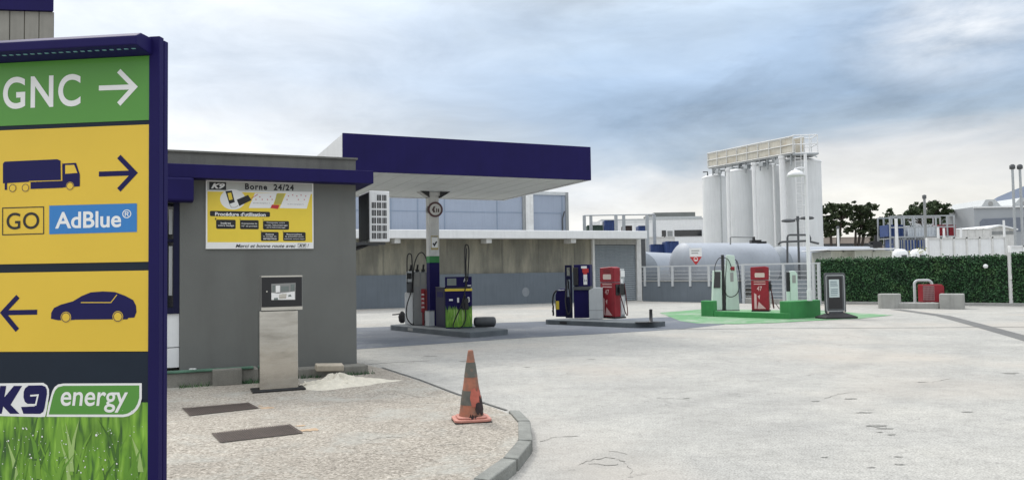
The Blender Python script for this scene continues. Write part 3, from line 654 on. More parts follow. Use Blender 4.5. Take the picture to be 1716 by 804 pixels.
# thin cracks in the pavement
mb = MB(); rs = random.Random(12)
for pp in ([(612, 735), (622, 738), (640, 733), (660, 731), (680, 734)], [(690, 752), (700, 748), (745, 745), (790, 742)], [(540, 674), (620, 672), (700, 676), (770, 674)], [(680, 760), (690, 752)], [(600, 662), (660, 655), (720, 668), (760, 672)]):
    P = [GA(*p) for p in pp]
    P2 = []
    for i in range(len(P)-1):
        for j in range(5): q = P[i].lerp(P[i+1], j/5); P2.append(q+Vector((rs.uniform(-.015, .015), rs.uniform(-.02, .02), 0)))
    for i in range(len(P2)-1):
        a, b = P2[i], P2[i+1]; wd = rs.uniform(.002, .006)
        mb.add([(a.x, a.y-wd, zA(a.y-wd)+.002), (b.x, b.y-wd, zA(b.y-wd)+.002), (b.x, b.y+wd, zA(b.y+wd)+.002), (a.x, a.y+wd, zA(a.y+wd)+.002)], [(0, 1, 2, 3)])
tag(mb.build('pavement_crack', mat('crack_dark', (.10, .095, .085), 1)), kind='structure')
# ------------------------------------------------------------------ CONE
cn = GA(790, 705); cz = zA(cn.y)+.002
c = thing('traffic_cone', 'worn orange traffic cone with dirty dark bands on the pavement corner', 'traffic cone', (cn.x, cn.y, cz), R(12))
sY = cn.y/1300; hc = (705-588)*sY
rb_ = 26*sY
b_ = MB(); s2 = 31*sY
b_.prism(rrect(-s2, -s2*.85, s2, s2*.85, .06), .012, .04, 'z'); b_.prism(rrect(-s2*.8, -s2*.7, s2*.8, s2*.7, .06), .041, .06, 'z'); b_.build('base', mat('cone_base', (.50, .22, .17), .6, var=.15, vscale=10, grime=.3), c, bevel=.008)
b_ = MB()
for sx_ in (-1, 1): b_.box(sx_*s2*.55, sx_*s2*.98, -s2*.86, s2*.8, 0, .0115)
b_.build('foot', M['rubber'], c)
def cr(z): return (20.5 - (20.5-4.2)*(z-.06)/(hc-.06))*sY
def cseg(za, zb, m, nm, d=0):
    b_ = MB(); b_.lathe([(cr(za)+d, za), (cr((za+zb)/2)+d, (za+zb)/2), (cr(zb)+d, zb)], n=28); return b_.build(nm, m, c)
def cy(py): return (705-py)*sY
bd = cseg(.058, hc-.02, M['orange'], 'cone_body')
b_ = MB(); b_.lathe([(cr(hc-.02), hc-.02), (cr(hc-.02)*.9, hc-.004), (cr(hc)*.6, hc)], n=20); b_.build('tip', M['orange'], c)
cseg(cy(632), cy(608), M['cone_band'], 'reflective_band', .003); cseg(cy(677), cy(654), M['cone_band'], 'reflective_band', .003)
def cpatch(nm, a0, a1, z0, z1, m, d, sd):
    r_ = random.Random(sd); b_ = MB(); n = 10; top = [z1+r_.uniform(-.03, .03) for i in range(n+1)]; bot = [z0+r_.uniform(-.03, .03) for i in range(n+1)]; top[0] = top[-1] = bot[0] = bot[-1] = (z0+z1)/2
    P = lambda a, z: ((cr(z)+d)*math.cos(a), (cr(z)+d)*math.sin(a), z)
    for i in range(n):
        a, b = R(a0+(a1-a0)*i/n), R(a0+(a1-a0)*(i+1)/n)
        b_.add([P(a, bot[i]), P(b, bot[i+1]), P(b, top[i+1]), P(a, top[i])], [(0, 1, 2, 3)], True)
    return b_.build(nm, m, c)
cpatch('torn_patch', -105, -25, cy(680), cy(650), mat('torn_orange', (.42, .11, .075), .7, var=.3, vscale=14), .006, 3)
burn = mat('burnt_black', (.035, .022, .022), .9, var=.4, vscale=14)
cpatch('burn_mark', -80, -10, cy(690), cy(676), burn, .008, 5); cpatch('burn_mark', -50, 0, cy(681), cy(664), burn, .0085, 6); cpatch('burn_mark', -110, -70, cy(699), cy(691), burn, .008, 7)
# ------------------------------------------------------------------ TOTEM
tp0 = atY(250, 500, 4.6); TA = -.1213
T = Pl((tp0.x, tp0.y, 0), TA)
tt = thing('price_totem', 'tall dark blue direction totem with green, yellow and grass panels', 'totem sign', T.P, TA)
def tu(px, py): return T.uv(px, py)
XL = -1.22
def trow(pyA, pyB, mt, nm, y=-.004):
    za, zb = T.z(125, pyB), T.z(125, pyA); b_ = MB(); b_.box(XL, -.003, y, .02, za, zb); return b_.build(nm, mt, tt)
xr = T.x(268, 430)
side = Pl(T.P+T.u*xr, TA+math.pi/2); dep = side.x(281, 430)
ztop = T.z(262, 62)
b_ = MB(); b_.box(XL-.06, XL-.001, .0, dep, 0, ztop); b_.build('post', M['navy'], tt, bevel=.006)
b_ = MB(); b_.box(0.0, xr, -.012, dep*.42, 0, ztop); b_.box(.006, xr-.006, dep*.42, dep*.5, 0, ztop-.01); b_.box(0.0, xr, dep*.5, dep, 0, ztop-.012); b_.build('post', M['navy'], tt, bevel=.005)
b_ = MB(); b_.box(XL, -.002, .021, dep-.01, .1, ztop-.03); b_.build('core', M['slate'], tt)
b_ = MB(); b_.box(XL-.1, xr+.04, -.15, dep+.15, -.02, .02); b_.build('base_plate', M['grey_dk'], tt)
b_ = MB(); b_.box(XL, -.003, .0, .0205, T.z(125, 790), T.z(125, 96)); b_.build('backing', M['slate'], tt)
gp = trow(100.5, 206.5, M['green_print'], 'green_panel'); y2 = trow(214, 440.5, M['yellow'], 'truck_panel'); y3 = trow(455, 588.5, M['yellow'], 'car_panel')
dk = trow(590, 668, M['slate'], 'dark_panel')
# grass print: noise stretched along the blades
gm = bpy.data.materials.new('printed_grass'); gm.use_nodes = True; gt = gm.node_tree; gb = gt.nodes['Principled BSDF']
gco = gt.nodes.new('ShaderNodeTexCoord').outputs['Object']
def gn(scale, rot, det=4):
    mp = gt.nodes.new('ShaderNodeMapping'); mp.inputs['Scale'].default_value = scale; mp.inputs['Rotation'].default_value = (0, rot, 0); gt.links.new(gco, mp.inputs[0])
    n = gt.nodes.new('ShaderNodeTexNoise'); n.inputs['Scale'].default_value = 1; n.inputs['Detail'].default_value = det; n.inputs['Distortion'].default_value = .4; gt.links.new(mp.outputs[0], n.inputs[0]); return n.outputs['Fac']
r1 = ramp_in(gt, gn((26, 1, 4.5), R(12), 2), [(.3, (.03, .10, .02)), (.44, (.11, .27, .022)), (.6, (.19, .40, .035)), (.78, (.29, .52, .10))])
r2 = ramp_in(gt, gn((4, 1, 3.5), .3), [(.3, (.55, .6, .6)), (.7, (1.35, 1.3, 1.2))])
gx = gt.nodes.new('ShaderNodeMix'); gx.data_type = 'RGBA'; gx.blend_type = 'MULTIPLY'; gx.inputs[0].default_value = 1; gt.links.new(r1, gx.inputs[6]); gt.links.new(r2, gx.inputs[7]); gt.links.new(gx.outputs[2], gb.inputs['Base Color']); gb.inputs['Roughness'].default_value = .4
zg = T.z(125, 673); b_ = MB(); b_.box(XL, -.003, -.004, .02, .08, zg); gr = b_.build('grass_panel', gm, tt)
rs = random.Random(21)
gmats = [mat('print_blade_%s' % n, c_, .5) for n, c_ in (('deep', (.05, .14, .016)), ('mid', (.12, .29, .025)), ('light', (.17, .36, .035)), ('pale', (.34, .50, .16)))]
b_ = MB(); zb0 = T.z(125, 815)
for i in range(60):
    x = rs.uniform(-.95, -.03); zz = rs.uniform(zb0-.15, zg-.32); h = rs.uniform(.12, .30); ln = rs.uniform(-.12, .12); wv = rs.uniform(.005, .018); b_.m = rs.choice([0, 0, 1, 1, 1, 2, 2, 2, 3]); y = -.0045-i*2.5e-5
    top = min(zz+h, zg-.005); xm = x+ln*.3; xt = min(-.006, x+ln)
    b_.add([(x-wv, y, zz), (x+wv, y, zz), (min(-.006, xm+wv*.8), y, (zz+top)/2), (xt, y, top), (xm-wv*.8, y, (zz+top)/2)], [(0, 1, 2, 3, 4)])
b_.build('printed_blade', gmats, gr)
b_ = MB()
for i in range(120):
    x = rs.uniform(-.95, -.02); zz = rs.uniform(zb0, zg-.145) if x < -.16 else rs.uniform(zb0, zg-.03); r0 = abs(rs.gauss(0, .0022))+.0013; fpoly(b_, circ(x, zz, r0, 8), -.0085-i*1e-5)
b_.build('printed_drop', M['white_print'], gr)
# hood with light strip
ho = .17
zh1, zl = T.z(120, 57, ho), T.z(120, 80, ho); zp = T.z(125, 99)
xh = T.x(243, 70, ho*.5)
b_ = MB(); b_.prism([(-ho, zl), (-ho, zh1-.03), (-ho+.05, zh1), (dep, zh1+.0), (dep, zp), (.002, zp), (-.02, zp-.004)], XL-.05, xh-.0, 'x'); b_.build('hood', M['navy'], tt, bevel=.006)
b_ = MB()
for i in range(26):
    x = XL+.03+i*.046
    if x > xh-.03: break
    yy = -ho+.045; zz = zl+(zp-.004-zl)*(.045/(ho-.02))
    b_.box(x, x+.022, yy, yy+.012, zz-.006, zz-.002)
b_.build('light_strip', mat('led_strip', (.16, .35, .40), .3), tt)
# lettering and pictograms, measured on the panel plane
def C1(cx, cy): return tu(cx/2.01, cy/2.01)
def C2(cx, cy): return tu(cx/1.99, 400+cy/1.99)
def ttext(mb, s, f, ax, ay, bx2, by2, y, **kw):
    a = f(ax, by2); b = f(bx2, by2); h = f((ax+bx2)/2, ay)[1]-f((ax+bx2)/2, by2)[1]; add_text(mb, s, a[0], b[0], (a[1]+b[1])/2, (a[1]+b[1])/2+h, y, **kw)
ya = -.0055
b_ = MB(); ttext(b_, 'GNC', C1, 12, 256, 273, 364, ya, bold=.02, space=1.12); b_.build('lettering', M['white_print'], gp)
b_ = MB(); stroke(b_, [C1(335, 298), C1(452, 294)], .030, ya); stroke(b_, [C1(402, 240), C1(455, 294), C1(402, 352)], .030, ya-.0003); b_.build('arrow', M['white_print'], gp)
b_ = MB(); stroke(b_, [C1(335, 587), C1(452, 583)], .030, ya); stroke(b_, [C1(402, 528), C1(455, 583), C1(402, 640)], .030, ya-.0003); b_.build('arrow', M['navy_print'], y2)
# truck pictogram
b_ = MB()
fpoly(b_, [C1(12, 552), C1(18, 545), C1(195, 537), C1(206, 542), C1(207, 607), C1(12, 618)], ya)
fpoly(b_, [C1(18, 618), C1(26, 617), C1(26, 640), C1(18, 640)], ya-.0002)
fpoly(b_, [C1(105, 614), C1(214, 609), C1(215, 633), C1(105, 637)], ya-.0002)
fpoly(b_, [C1(212, 552), C1(258, 549), C1(271, 588), C1(271, 628), C1(213, 632)], ya-.0003)
b_.build('truck_pictogram', M['navy_print'], y2)
b_ = MB()
for cx, cyy in ((45, 634), (88, 633), (238, 627)): p_ = C1(cx, cyy); fpoly(b_, circ(p_[0], p_[1], .0255), ya-.0006)
fpoly(b_, [C1(222, 557), C1(252, 556), C1(263, 583), C1(222, 586)], ya-.0006)
stroke(b_, [C1(209.5, 545), C1(210, 609)], .005, ya-.0006); stroke(b_, [C1(100, 611.5), C1(210, 608.5)], .004, ya-.0007)
b_.build('pictogram_gap', M['yellow'], y2)
b_ = MB()
for cx, cyy in ((45, 634), (88, 633), (238, 627)): p_ = C1(cx, cyy); stroke(b_, circ(p_[0], p_[1], .0215), .0035, ya-.001, True)
b_.build('wheel_ring', M['navy_print'], y2)
# GO box and blue box
b_ = MB(); stroke(b_, [C1(11, 701), C1(149, 697), C1(149, 787), C1(11, 791)], .006, ya, True); ttext(b_, 'GO', C1, 24, 716, 134, 772, ya-.0004, bold=.008, space=1.05); b_.build('lettering', M['black_print'], y2)
b_ = MB(); fpoly(b_, [C1(168, 693), C1(463, 685), C1(463, 781), C1(168, 789)], ya); bl = b_.build('blue_label', M['blue_print'], y2)
b_ = MB(); ttext(b_, 'AdBlue', C1, 188, 712, 410, 768, ya-.0006, bold=.02); ttext(b_, '®', C1, 414, 706, 444, 735, ya-.0006, bold=.006); b_.build('lettering', M['white_print'], bl)
# car pictogram
b_ = MB(); stroke(b_, [C2(126, 244), C2(12, 246)], .030, ya); stroke(b_, [C2(62, 192), C2(12, 246), C2(60, 304)], .030, ya-.0003); b_.build('arrow', M['navy_print'], y3)
b_ = MB()
top = [(172, 266), (173, 246), (182, 230), (205, 219), (245, 208), (275, 190), (305, 178), (345, 175), (385, 177), (420, 190), (446, 204), (455, 222), (457, 243), (450, 262), (430, 263), (426, 268), (366, 268), (252, 269), (246, 270), (196, 271)]
fpoly(b_, [C2(*p) for p in top], ya); b_.build('car_pictogram', M['navy_print'], y3)
b_ = MB()
for cx, cyy in ((222, 261), (395, 259)): p_ = C2(cx, cyy); fpoly(b_, circ(p_[0], p_[1], .0335), ya-.0005)
stroke(b_, [C2(272, 212), C2(372, 212), C2(392, 186)], .005, ya-.0005); b_.build('pictogram_gap', M['yellow'], y3)
b_ = MB()
for cx, cyy in ((222, 261), (395, 259)): p_ = C2(cx, cyy); stroke(b_, circ(p_[0], p_[1], .0275), .0042, ya-.001, True)
b_.build('wheel_ring', M['navy_print'], y3)
# logo: white outline, navy K9, green lozenge "energy"
def C3(cx, cy): return tu(cx/4.369, 620+cy/4.369)
def P3(l): return [C3(*p) for p in l]
b_ = MB(); fpoly(b_, P3([(345, 338), (358, 260), (375, 195), (388, 150), (405, 120), (430, 102), (470, 95), (1042, 93), (1042, 205), (1030, 250), (1010, 285), (980, 315), (945, 333), (910, 340)]), -.0056)
fpoly(b_, P3([(-95, 330), (-60, 95), (322, 90), (350, 108), (364, 140), (364, 180), (345, 300), (335, 338), (300, 340)]), -.0058); lg_ = b_.build('logo_outline', M['white_print'], tt)
b_ = MB(); fpoly(b_, P3([(362, 321), (380, 240), (395, 180), (410, 145), (430, 122), (470, 112), (1024, 109), (1024, 200), (1012, 242), (993, 275), (965, 300), (935, 315), (905, 321)]), -.0064); b_.build('logo_green', M['green_print'], lg_)
def t3(mb, s, ax, ay, bx2, by2, y, **kw):
    a = C3(ax, by2); b = C3(bx2, by2); h = C3(ax, ay)[1]-a[1]; add_text(mb, s, a[0], b[0], (a[1]+b[1])/2, (a[1]+b[1])/2+h, y, **kw)
b_ = MB(); t3(b_, 'energy', 450, 158, 942, 306, -.0072, bold=.012, shear=.12); b_.build('lettering', M['white_print'], lg_)
b_ = MB(); fpoly(b_, P3([(-30, 316), (8, 112), (52, 112), (38, 196), (108, 112), (168, 112), (84, 250), (148, 316), (80, 316), (30, 262), (18, 316)]), -.0070)
fpoly(b_, P3([(190, 130), (215, 110), (312, 108), (338, 118), (348, 138), (350, 170), (332, 275), (322, 302), (300, 316), (178, 316), (160, 266), (262, 262), (255, 250), (212, 246), (188, 228), (178, 195), (180, 155)]), -.0071)
b_.build('logo_mark', M['navy_print'], lg_)
b_ = MB(); stroke(b_, P3([(228, 184), (284, 180), (268, 250), (205, 250)]), .010, -.0076); b_.build('logo_gap', M['white_print'], lg_)

# ------------------------------------------------------------------ CANOPY
C = Pl((2.05, 19.75, 0), A0)
ca = thing('canopy', 'flat white filling station canopy with a deep dark blue front fascia', 'canopy', C.P, A0)
cxl = C.x(574.5, 260); czs = 3.98; czt = C.z(991, 246.5); cdp = 5.75
b_ = MB(); b_.box(cxl, 0, 0, .06, czs-.02, czt); b_.build('front_fascia', M['navy'], ca, bevel=.006)
b_ = MB(); b_.box(cxl+.0, 0, .0605, .064, czt-.03, czt-.001); b_.box(cxl, cxl+.05, .065, cdp, czs-.02, czt-.02); b_.box(-.05, 0, .065, cdp, czs-.02, czt-.02); b_.box(cxl+.051, -.051, cdp-.05, cdp, czs-.02, czt-.02); b_.build('side_fascia', M['white'], ca)
b_ = MB(); b_.box(cxl+.055, -.055, .065, cdp-.055, czs+.01, czs+.05)
b_.build('soffit', M['soffit'], ca)
b_ = MB()
n_ = int(-cxl/.5)
for i in range(1, n_): b_.box(cxl+i*.5-.004, cxl+i*.5+.004, .07, cdp-.06, czs+.006, czs+.0095)
b_.build('soffit_joint', mat('soffit_joint', (.52, .53, .52), .6), ca)
b_ = MB(); b_.box(cxl+.055, -.055, .065, cdp-.055, czt-.25, czt-.2); b_.build('roof_deck', M['grey'], ca)
cq = G(729, 545.5, .15)
Cc = Pl((cq.x, cq.y, 0), A0)
lx_ = (cq-C.P).dot(C.u); ly_ = -(cq-C.P).dot(C.n)
cw = .30
def colbox(za, zb, m, nm, g=0, par=None):
    b_ = MB(); b_.box(lx_-cw/2-g, lx_+cw/2+g, ly_-.02-g, ly_+cw-.02+g, za, zb); return b_.build(nm, m, par or ca, bevel=.008)
zg0, zg1 = Cc.z(729, 440), Cc.z(729, 429)
col = colbox(.14, zg0, M['navy'], 'column'); colbox(zg0, zg1, M['green_kerb'], 'column_band'); colbox(zg1, czs+.02, M['white_dirty'], 'column')
colbox(czs-.10, czs+.005, M['white_dirty'], 'column_head', .05)
# sticker with tick
sA, sB = Cc.z(729, 415), Cc.z(729, 398)
b_ = MB(); b_.box(lx_-.10, lx_+.12, ly_-.026, ly_-.021, sA-.06, sB+.05); st = b_.build('sticker', mat('sticker_ochre', (.42, .34, .14), .5), ca)
b_ = MB(); fpoly(b_, rrect(lx_-.085, sA, lx_+.105, sB+.02, .02), ly_-.027); b_.build('sticker_face', M['white_print'], st)
b_ = MB(); stroke(b_, [(lx_-.04, sA+.13), (lx_, sA+.07), (lx_+.07, sA+.18)], .045, ly_-.028); add_text(b_, 'CONTROLE', lx_-.07, lx_+.09, sB+.0, sB+.035, ly_-.028, bold=.02); b_.build('tick', M['black_print'], st)
# floodlights under the soffit
for sgn in (-1, 1):
    b_ = MB(); cx_ = lx_+sgn*.30; z_ = Cc.z(729, 325)
    b_.add([(cx_-sgn*.13, ly_-.16, z_-.12), (cx_-sgn*.13, ly_+.16, z_-.12), (cx_+sgn*.22, ly_+.2, z_+.10), (cx_+sgn*.22, ly_-.2, z_+.10), (cx_-sgn*.13, ly_-.16, z_+.08), (cx_-sgn*.13, ly_+.16, z_+.08)],
           [(0, 1, 2, 3), (4, 3, 2, 5), (0, 4, 5, 1), (0, 3, 4), (1, 5, 2)])
    f_ = b_.build('floodlight', M['black'], ca)
    b_ = MB(); b_.add([(cx_-sgn*.10, ly_-.13, z_-.105), (cx_-sgn*.10, ly_+.13, z_-.105), (cx_+sgn*.18, ly_+.17, z_+.068), (cx_+sgn*.18, ly_-.17, z_+.068)], [(0, 1, 2, 3)]); b_.build('lens', M['steel_dk'], f_)
    b_ = MB(); b_.tube([(cx_-sgn*.1, ly_, z_+.06), (cx_-sgn*.12, ly_, czs+.02)], .02); b_.build('bracket', M['grey_dk'], f_)
# round height/cylinder sign on the column
rz_ = Cc.z(731, 351, .06)
rsg = thing('round_sign', 'small round white sign with a dark rim near the top of the canopy column', 'sign', Cc.P+Cc.n*.05+Cc.u*.03, A0-R(8)); rsg.location.z = rz_
b_ = MB(); b_.cyl((0, 0, 0), (0, -.015, 0), .22, n=32); b_.build('rim', mat('sign_rim', (.09, .04, .045), .5), rsg)
b_ = MB(); fpoly(b_, circ(0, 0, .165, 28), -.0165); b_.build('face', M['white_dirty'], rsg)
b_ = MB(); fpoly(b_, [(-.10, -.01), (-.05, .09), (.0, .09), (-.03, 0), (0, -.08), (-.06, -.09)], -.018); fpoly(b_, [(.02, -.08), (.05, -.08), (.05, .03), (.02, .03)], -.018); fpoly(b_, [(.07, -.08), (.11, -.08), (.11, .02), (.07, .02)], -.0185); b_.build('symbol', mat('sign_symbol', (.08, .05, .05), .5), rsg)
b_ = MB(); b_.cyl((-.12, .03, -.0), (-.12, .20, .0), .13, n=20); b_.build('rear_sign', M['grey'], rsg)

# ------------------------------------------------------------------ AIR CONDITIONER
ay0 = .55; ACp = Pl(K.P-K.n*ay0, A0)
a0x, a1x = ACp.x(619, 370), ACp.x(653, 370); az0, az1 = ACp.z(630, 405), ACp.z(630, 320)
ac = thing('air_conditioner', 'white outdoor air conditioner hung on the right side wall of the grey kiosk', 'air conditioner', ACp.P, A0)
b_ = MB(); b_.box(a0x, a1x, 0, .85, az0, az1); cs = b_.build('casing', M['white'], ac, bevel=.012)
b_ = MB(); b_.box(a0x-.012, a0x-.001, .03, .82, az0+.04, az1-.03); b_.build('gap_shade', M['black'], ac)  # black sheet stands in for the shaded gap on the unit's left side
b_ = MB(); Wc = a1x-a0x; Hc = az1-az0
for r in range(6):
    for cc in range(3):
        if r == 0 and cc == 0: continue
        xx = a0x+Wc*(.12+cc*.26); zz = az1-Hc*(.075+r*.15); 
        for kx in range(3): b_.box(xx+kx*Wc*.075, xx+kx*Wc*.075+Wc*.055, -.004, -.001, zz-Hc*.115, zz)
b_.build('grille', M['black'], cs)
b_ = MB()
for yy in (.12, .68): b_.box(.005, a1x-.05, yy, yy+.04, az0-.05, az0-.003); b_.box(.005, .03, yy, yy+.04, az0-.30, az0-.05)
b_.build('bracket', M['grey_dk'], ac)
b_ = MB(); b_.tube(bez([(.01, .3, az0-.12), (.15, .25, az0-.10), (.3, .2, az0-.06), (.38, .2, az0)]), .02); b_.tube(bez([(.01, .1, az0-.16), (.2, .12, az0-.12), (.42, .2, az0-.04)]), .014); b_.build('pipe', M['rubber'], ac)
b_ = MB(); b_.box(.003, .10, .0, .9, az0-.02, az1-.02); b_.build('mounting_plate', M['grey_dk'], ac)
# ------------------------------------------------------------------ ISLANDS
def island(name, label, A, B, D, h, m, cut=.25, group=None):
    A, B, D = G(*A), G(*B), G(*D); E2 = D-B; F_ = A+E2; P = [A, B, D, F_]; c = sum(P, Vector())/4; out = []
    for i in range(4):
        p, a, b = P[i], P[i-1], P[(i+1) % 4]; cc = cut
        out += [p+(a-p).normalized()*cc*.6, p+((a-p).normalized()+(b-p).normalized())*cc*.14, p+(b-p).normalized()*cc*.6]
    o = thing(name, label, 'pump island', (c.x, c.y, 0), 0, group)
    mb = MB(); mb.prism([((p-c).x, (p-c).y) for p in out], -.02, h, 'z'); mb.build('plinth', m, o, bevel=.02)
    return o, A, B, D, F_
i1, *P1 = island('pump_island', 'grey kerbed island carrying the canopy column and the grass-printed pump', (651, 552.5), (787, 566.5), (855, 560.5), .15, M['kerbgrey'], .3, 'grey pump islands')
i2, *P2_ = island('pump_island', 'grey kerbed island carrying the tall dark blue pump and a red pump', (910, 543), (1063, 549.5), (1120, 546.5), .15, M['kerbgrey'], .35, 'grey pump islands')
YI = R(-46)
class Dev:
    """device standing at px,py (near vertical edge or face foot) on top z0"""
    def __init__(s, name, label, cat, px, py, z0, yaw, group=None):
        s.q = G(px, py, z0); s.t = thing(name, label, cat, s.q, yaw, group); s.yaw = yaw; s.z0 = z0; s.k = s.q.y/1300
        s.F = Pl((s.q.x, s.q.y, z0), yaw); s.Rt = Pl((s.q.x, s.q.y, z0), yaw+math.pi/2)
    def x(s, px): return s.F.x(px, 500)
    def y(s, px): return s.Rt.x(px, 500)
    def z(s, py): return s.F.z(s.px0 if hasattr(s, 'px0') else 858+1300*s.q.x/s.q.y, py)
    def part(s, nm, m, boxes, par=None, bevel=.01):
        b_ = MB()
        for b in boxes: b_.box(*b)
        return b_.build(nm, m, par or s.t, bevel=bevel)
def nozzle(par, x, y, z, m=None, s=1.0):
    b_ = MB(); b_.tube([(x, y, z+.02*s), (x, y-.03*s, z+.12*s), (x, y-.05*s, z+.2*s)], .022*s); b_.tube([(x, y-.05*s, z+.2*s), (x, y-.12*s, z+.22*s)], .016*s); b_.box(x-.02, x+.02, y-.07*s, y-.02, z+.0, z+.1*s)
    return b_.build('nozzle', m or M['black'], par)
# --- island 1: grass-printed blue pump
d = Dev('fuel_pump', 'dark blue fuel pump with yellow stripe and green grass print on its lower body', 'fuel pump', 747, 550, .15, R(6))
W_ = d.x(791)-0; D_ = .5; zs = [d.z(v) for v in (547, 541, 511, 492, 487.5, 483.5, 481, 465)]
d.part('lower_body', M['navy'], [(0, W_, 0, D_, .0, d.z(488))])
d.part('stripe', M['poster_yellow'], [(-.008, W_+.008, -.008, D_+.008, d.z(488)+.002, d.z(484))], bevel=.004)
d.part('neck', M['grey_dk'], [(.03, W_-.03, .03, D_-.03, d.z(484)+.002, d.z(481.5))], bevel=0)
hdp = d.part('head', M['navy'], [(.0, W_, .0, D_, d.z(481.5)+.002, d.z(464))])
zt = d.z(481.5)
b_ = MB(); b_.box(.0, W_, -.0005-.004, -.001, .03, d.z(519)); b_.build('grass_print', gm, d.t)
b_ = MB(); rs = random.Random(4)
for i in range(50):
    x = rs.uniform(.03, W_-.03); z_ = d.z(519)-.01; h = rs.uniform(.05, .28); b_.m = rs.choice([1, 2, 2, 3]); b_.add([(x-.02, -.006-i*2e-5, z_-rs.uniform(.05, .4)), (x+.02, -.006-i*2e-5, z_-.1), (x+rs.uniform(-.06, .06), -.006-i*2e-5, z_+h*.5)], [(0, 1, 2)])
b_.build('grass_blade', gmats, d.t)
b_ = MB(); add_text(b_, '1', .32, .37, d.z(507), d.z(499), -.009, bold=.03); add_text(b_, '3', .60, .66, d.z(507), d.z(498), -.009, bold=.03); b_.box(.10, .20, -.004, -.001, d.z(504), d.z(501)); b_.build('number', M['white_print'], d.t)
b_ = MB(); b_.box(.05, .30, -.008, -.001, zt+.05, d.z(466.5)); b_.build('display', M['screen'], hdp)
b_ = MB(); add_text(b_, 'K9', .50, .62, zt+.14, zt+.24, -.003, bold=.04, shear=.3); b_.box(.60, W_-.02, -.004, -.001, zt+.03, zt+.055); b_.build('lettering', M['white_print'], hdp)
b_ = MB(); b_.box(.45, .62, -.05, -.001, d.z(519), d.z(500)); b_.build('nozzle_holster', M['black'], d.t, bevel=.01); nozzle(d.t, .53, -.05, d.z(508))
hy = -.10; zz = d.z
hx = d.x
b_ = MB(); b_.tube([(hx(782), .0, zt), (hx(781.5), -.03, zz(440)), (hx(783), -.04, zz(416))], .016, 6); b_.build('hose_mast', M['black'], d.t)
hs = bez([(hx(784), -.03, zz(470)), (hx(786.5), -.05, zz(430)), (hx(786), -.05, zz(414)), (hx(782), -.05, zz(410.5)), (hx(780), -.05, zz(418)), (hx(780), -.06, zz(450)), (hx(780), -.09, zz(480)), (hx(775), -.13, zz(505)), (hx(765), -.15, zz(528)), (hx(758.5), -.15, zz(545)), (hx(764), -.15, zz(551)), (hx(775), -.14, zz(545)), (hx(780), -.10, zz(530)), (hx(778), -.07, zz(506))], 70)
b_ = MB(); b_.tube(hs, .017, 7); b_.build('hose', M['rubber'], d.t)
# dark side cabinet left of it
d = Dev('side_cabinet', 'narrow very dark blue cabinet between the column and the grass-printed pump', 'cabinet', 746, 549, .15, R(-62))
lxx = d.x(730)
d.part('body', M['navy_dk'], [(lxx, 0, 0, .12, 0, d.z(482))]); d.part('top_cap', M['black'], [(lxx-.01, .01, -.01, .13, d.z(482)+.001, d.z(482)+.02)]); b_ = MB(); b_.box(lxx+.12, -.12, -.006, -.001, d.z(498), d.z(489)); b_.build('sticker', M['navy'], d.t)
# column foot box
d = Dev('meter_box', 'small pale grey meter box at the foot of the canopy column', 'box', 725, 546, .15, R(-40))
d.part('body', M['grey_lt'], [(-.18, .0, -.12, .08, 0, .42)]); d.part('lid', M['grey'], [(-.19, .01, -.13, .09, .422, .44)])
# grey pump with two high hoses
d = Dev('fuel_pump', 'grey fuel pump with tall looping hoses beside a white cabinet', 'fuel pump', 706, 544, .15, R(-8))
xw = d.x
d.part('body', M['grey'], [(xw(693), xw(716), 0, .45, 0, d.z(455))])
d.part('head', M['grey_lt'], [(xw(681.5), xw(692), -.03, .3, d.z(472), d.z(454))]); b_ = MB(); b_.box(xw(683.5), xw(690.5), -.036, -.031, d.z(467), d.z(457)); b_.build('display', M['glass_dk'], d.t)
d.part('head_support', M['grey_dk'], [(xw(681.5), xw(691), -.01, .25, d.z(490), d.z(472)-.002)])
b_ = MB(); b_.box(xw(694), xw(704), -.012, -.001, d.z(480), d.z(457)); b_.box(xw(706), xw(714), -.012, -.001, d.z(476), d.z(458)); b_.build('door_panel', M['steel_dk'], d.t)
b_ = MB()
for px in (688, 699, 709): b_.tube([(xw(px), .05, d.z(456)), (xw(px), .05, d.z(450)), (xw(px)+.02, .03, d.z(443))], .03); b_.box(xw(px)-.045, xw(px)+.045, .0, .1, d.z(456), d.z(451))
b_.build('valve', M['rubber'], d.t)
b_ = MB()
b_.tube(bez([(xw(683), -.02, d.z(475)), (xw(683), -.02, d.z(440)), (xw(684), -.02, d.z(428)), (xw(687.5), -.02, d.z(424.5)), (xw(691), -.02, d.z(431)), (xw(692), -.04, d.z(470)), (xw(690), -.10, d.z(490)), (xw(684.5), -.16, d.z(510)), (xw(684), -.18, d.z(530)), (xw(692), -.18, d.z(542)), (xw(706), -.18, d.z(544)), (xw(714), -.15, d.z(538)), (xw(715), -.10, d.z(520))], 60), .017, 7)
b_.tube(bez([(xw(692), -.03, d.z(478)), (xw(695), -.03, d.z(445)), (xw(701), -.03, d.z(428)), (xw(708), -.03, d.z(423)), (xw(714), -.03, d.z(430)), (xw(717), -.04, d.z(445)), (xw(717), -.05, d.z(480)), (xw(715), -.06, d.z(505))], 50), .017, 7)
b_.build('hose', M['rubber'], d.t)
d = Dev('white_cabinet', 'white upright cabinet in front of the grey hose pump', 'cabinet', 688, 543, .15, R(-12))
b_ = MB(); b_.prism(rrect(d.x(680.5), 0, d.x(694), d.z(489), .05), -.12, .3, 'y'); b_.build('body', M['white'], d.t, bevel=.01); d.part('plinth', M['grey_dk'], [(d.x(680.5)+.02, d.x(694)-.02, -.10, .28, -.0, .03)])
d = Dev('red_cabinet', 'narrow hanging red cabinet between the grey pump and the column', 'cabinet', 711, 545, .15, R(-20))
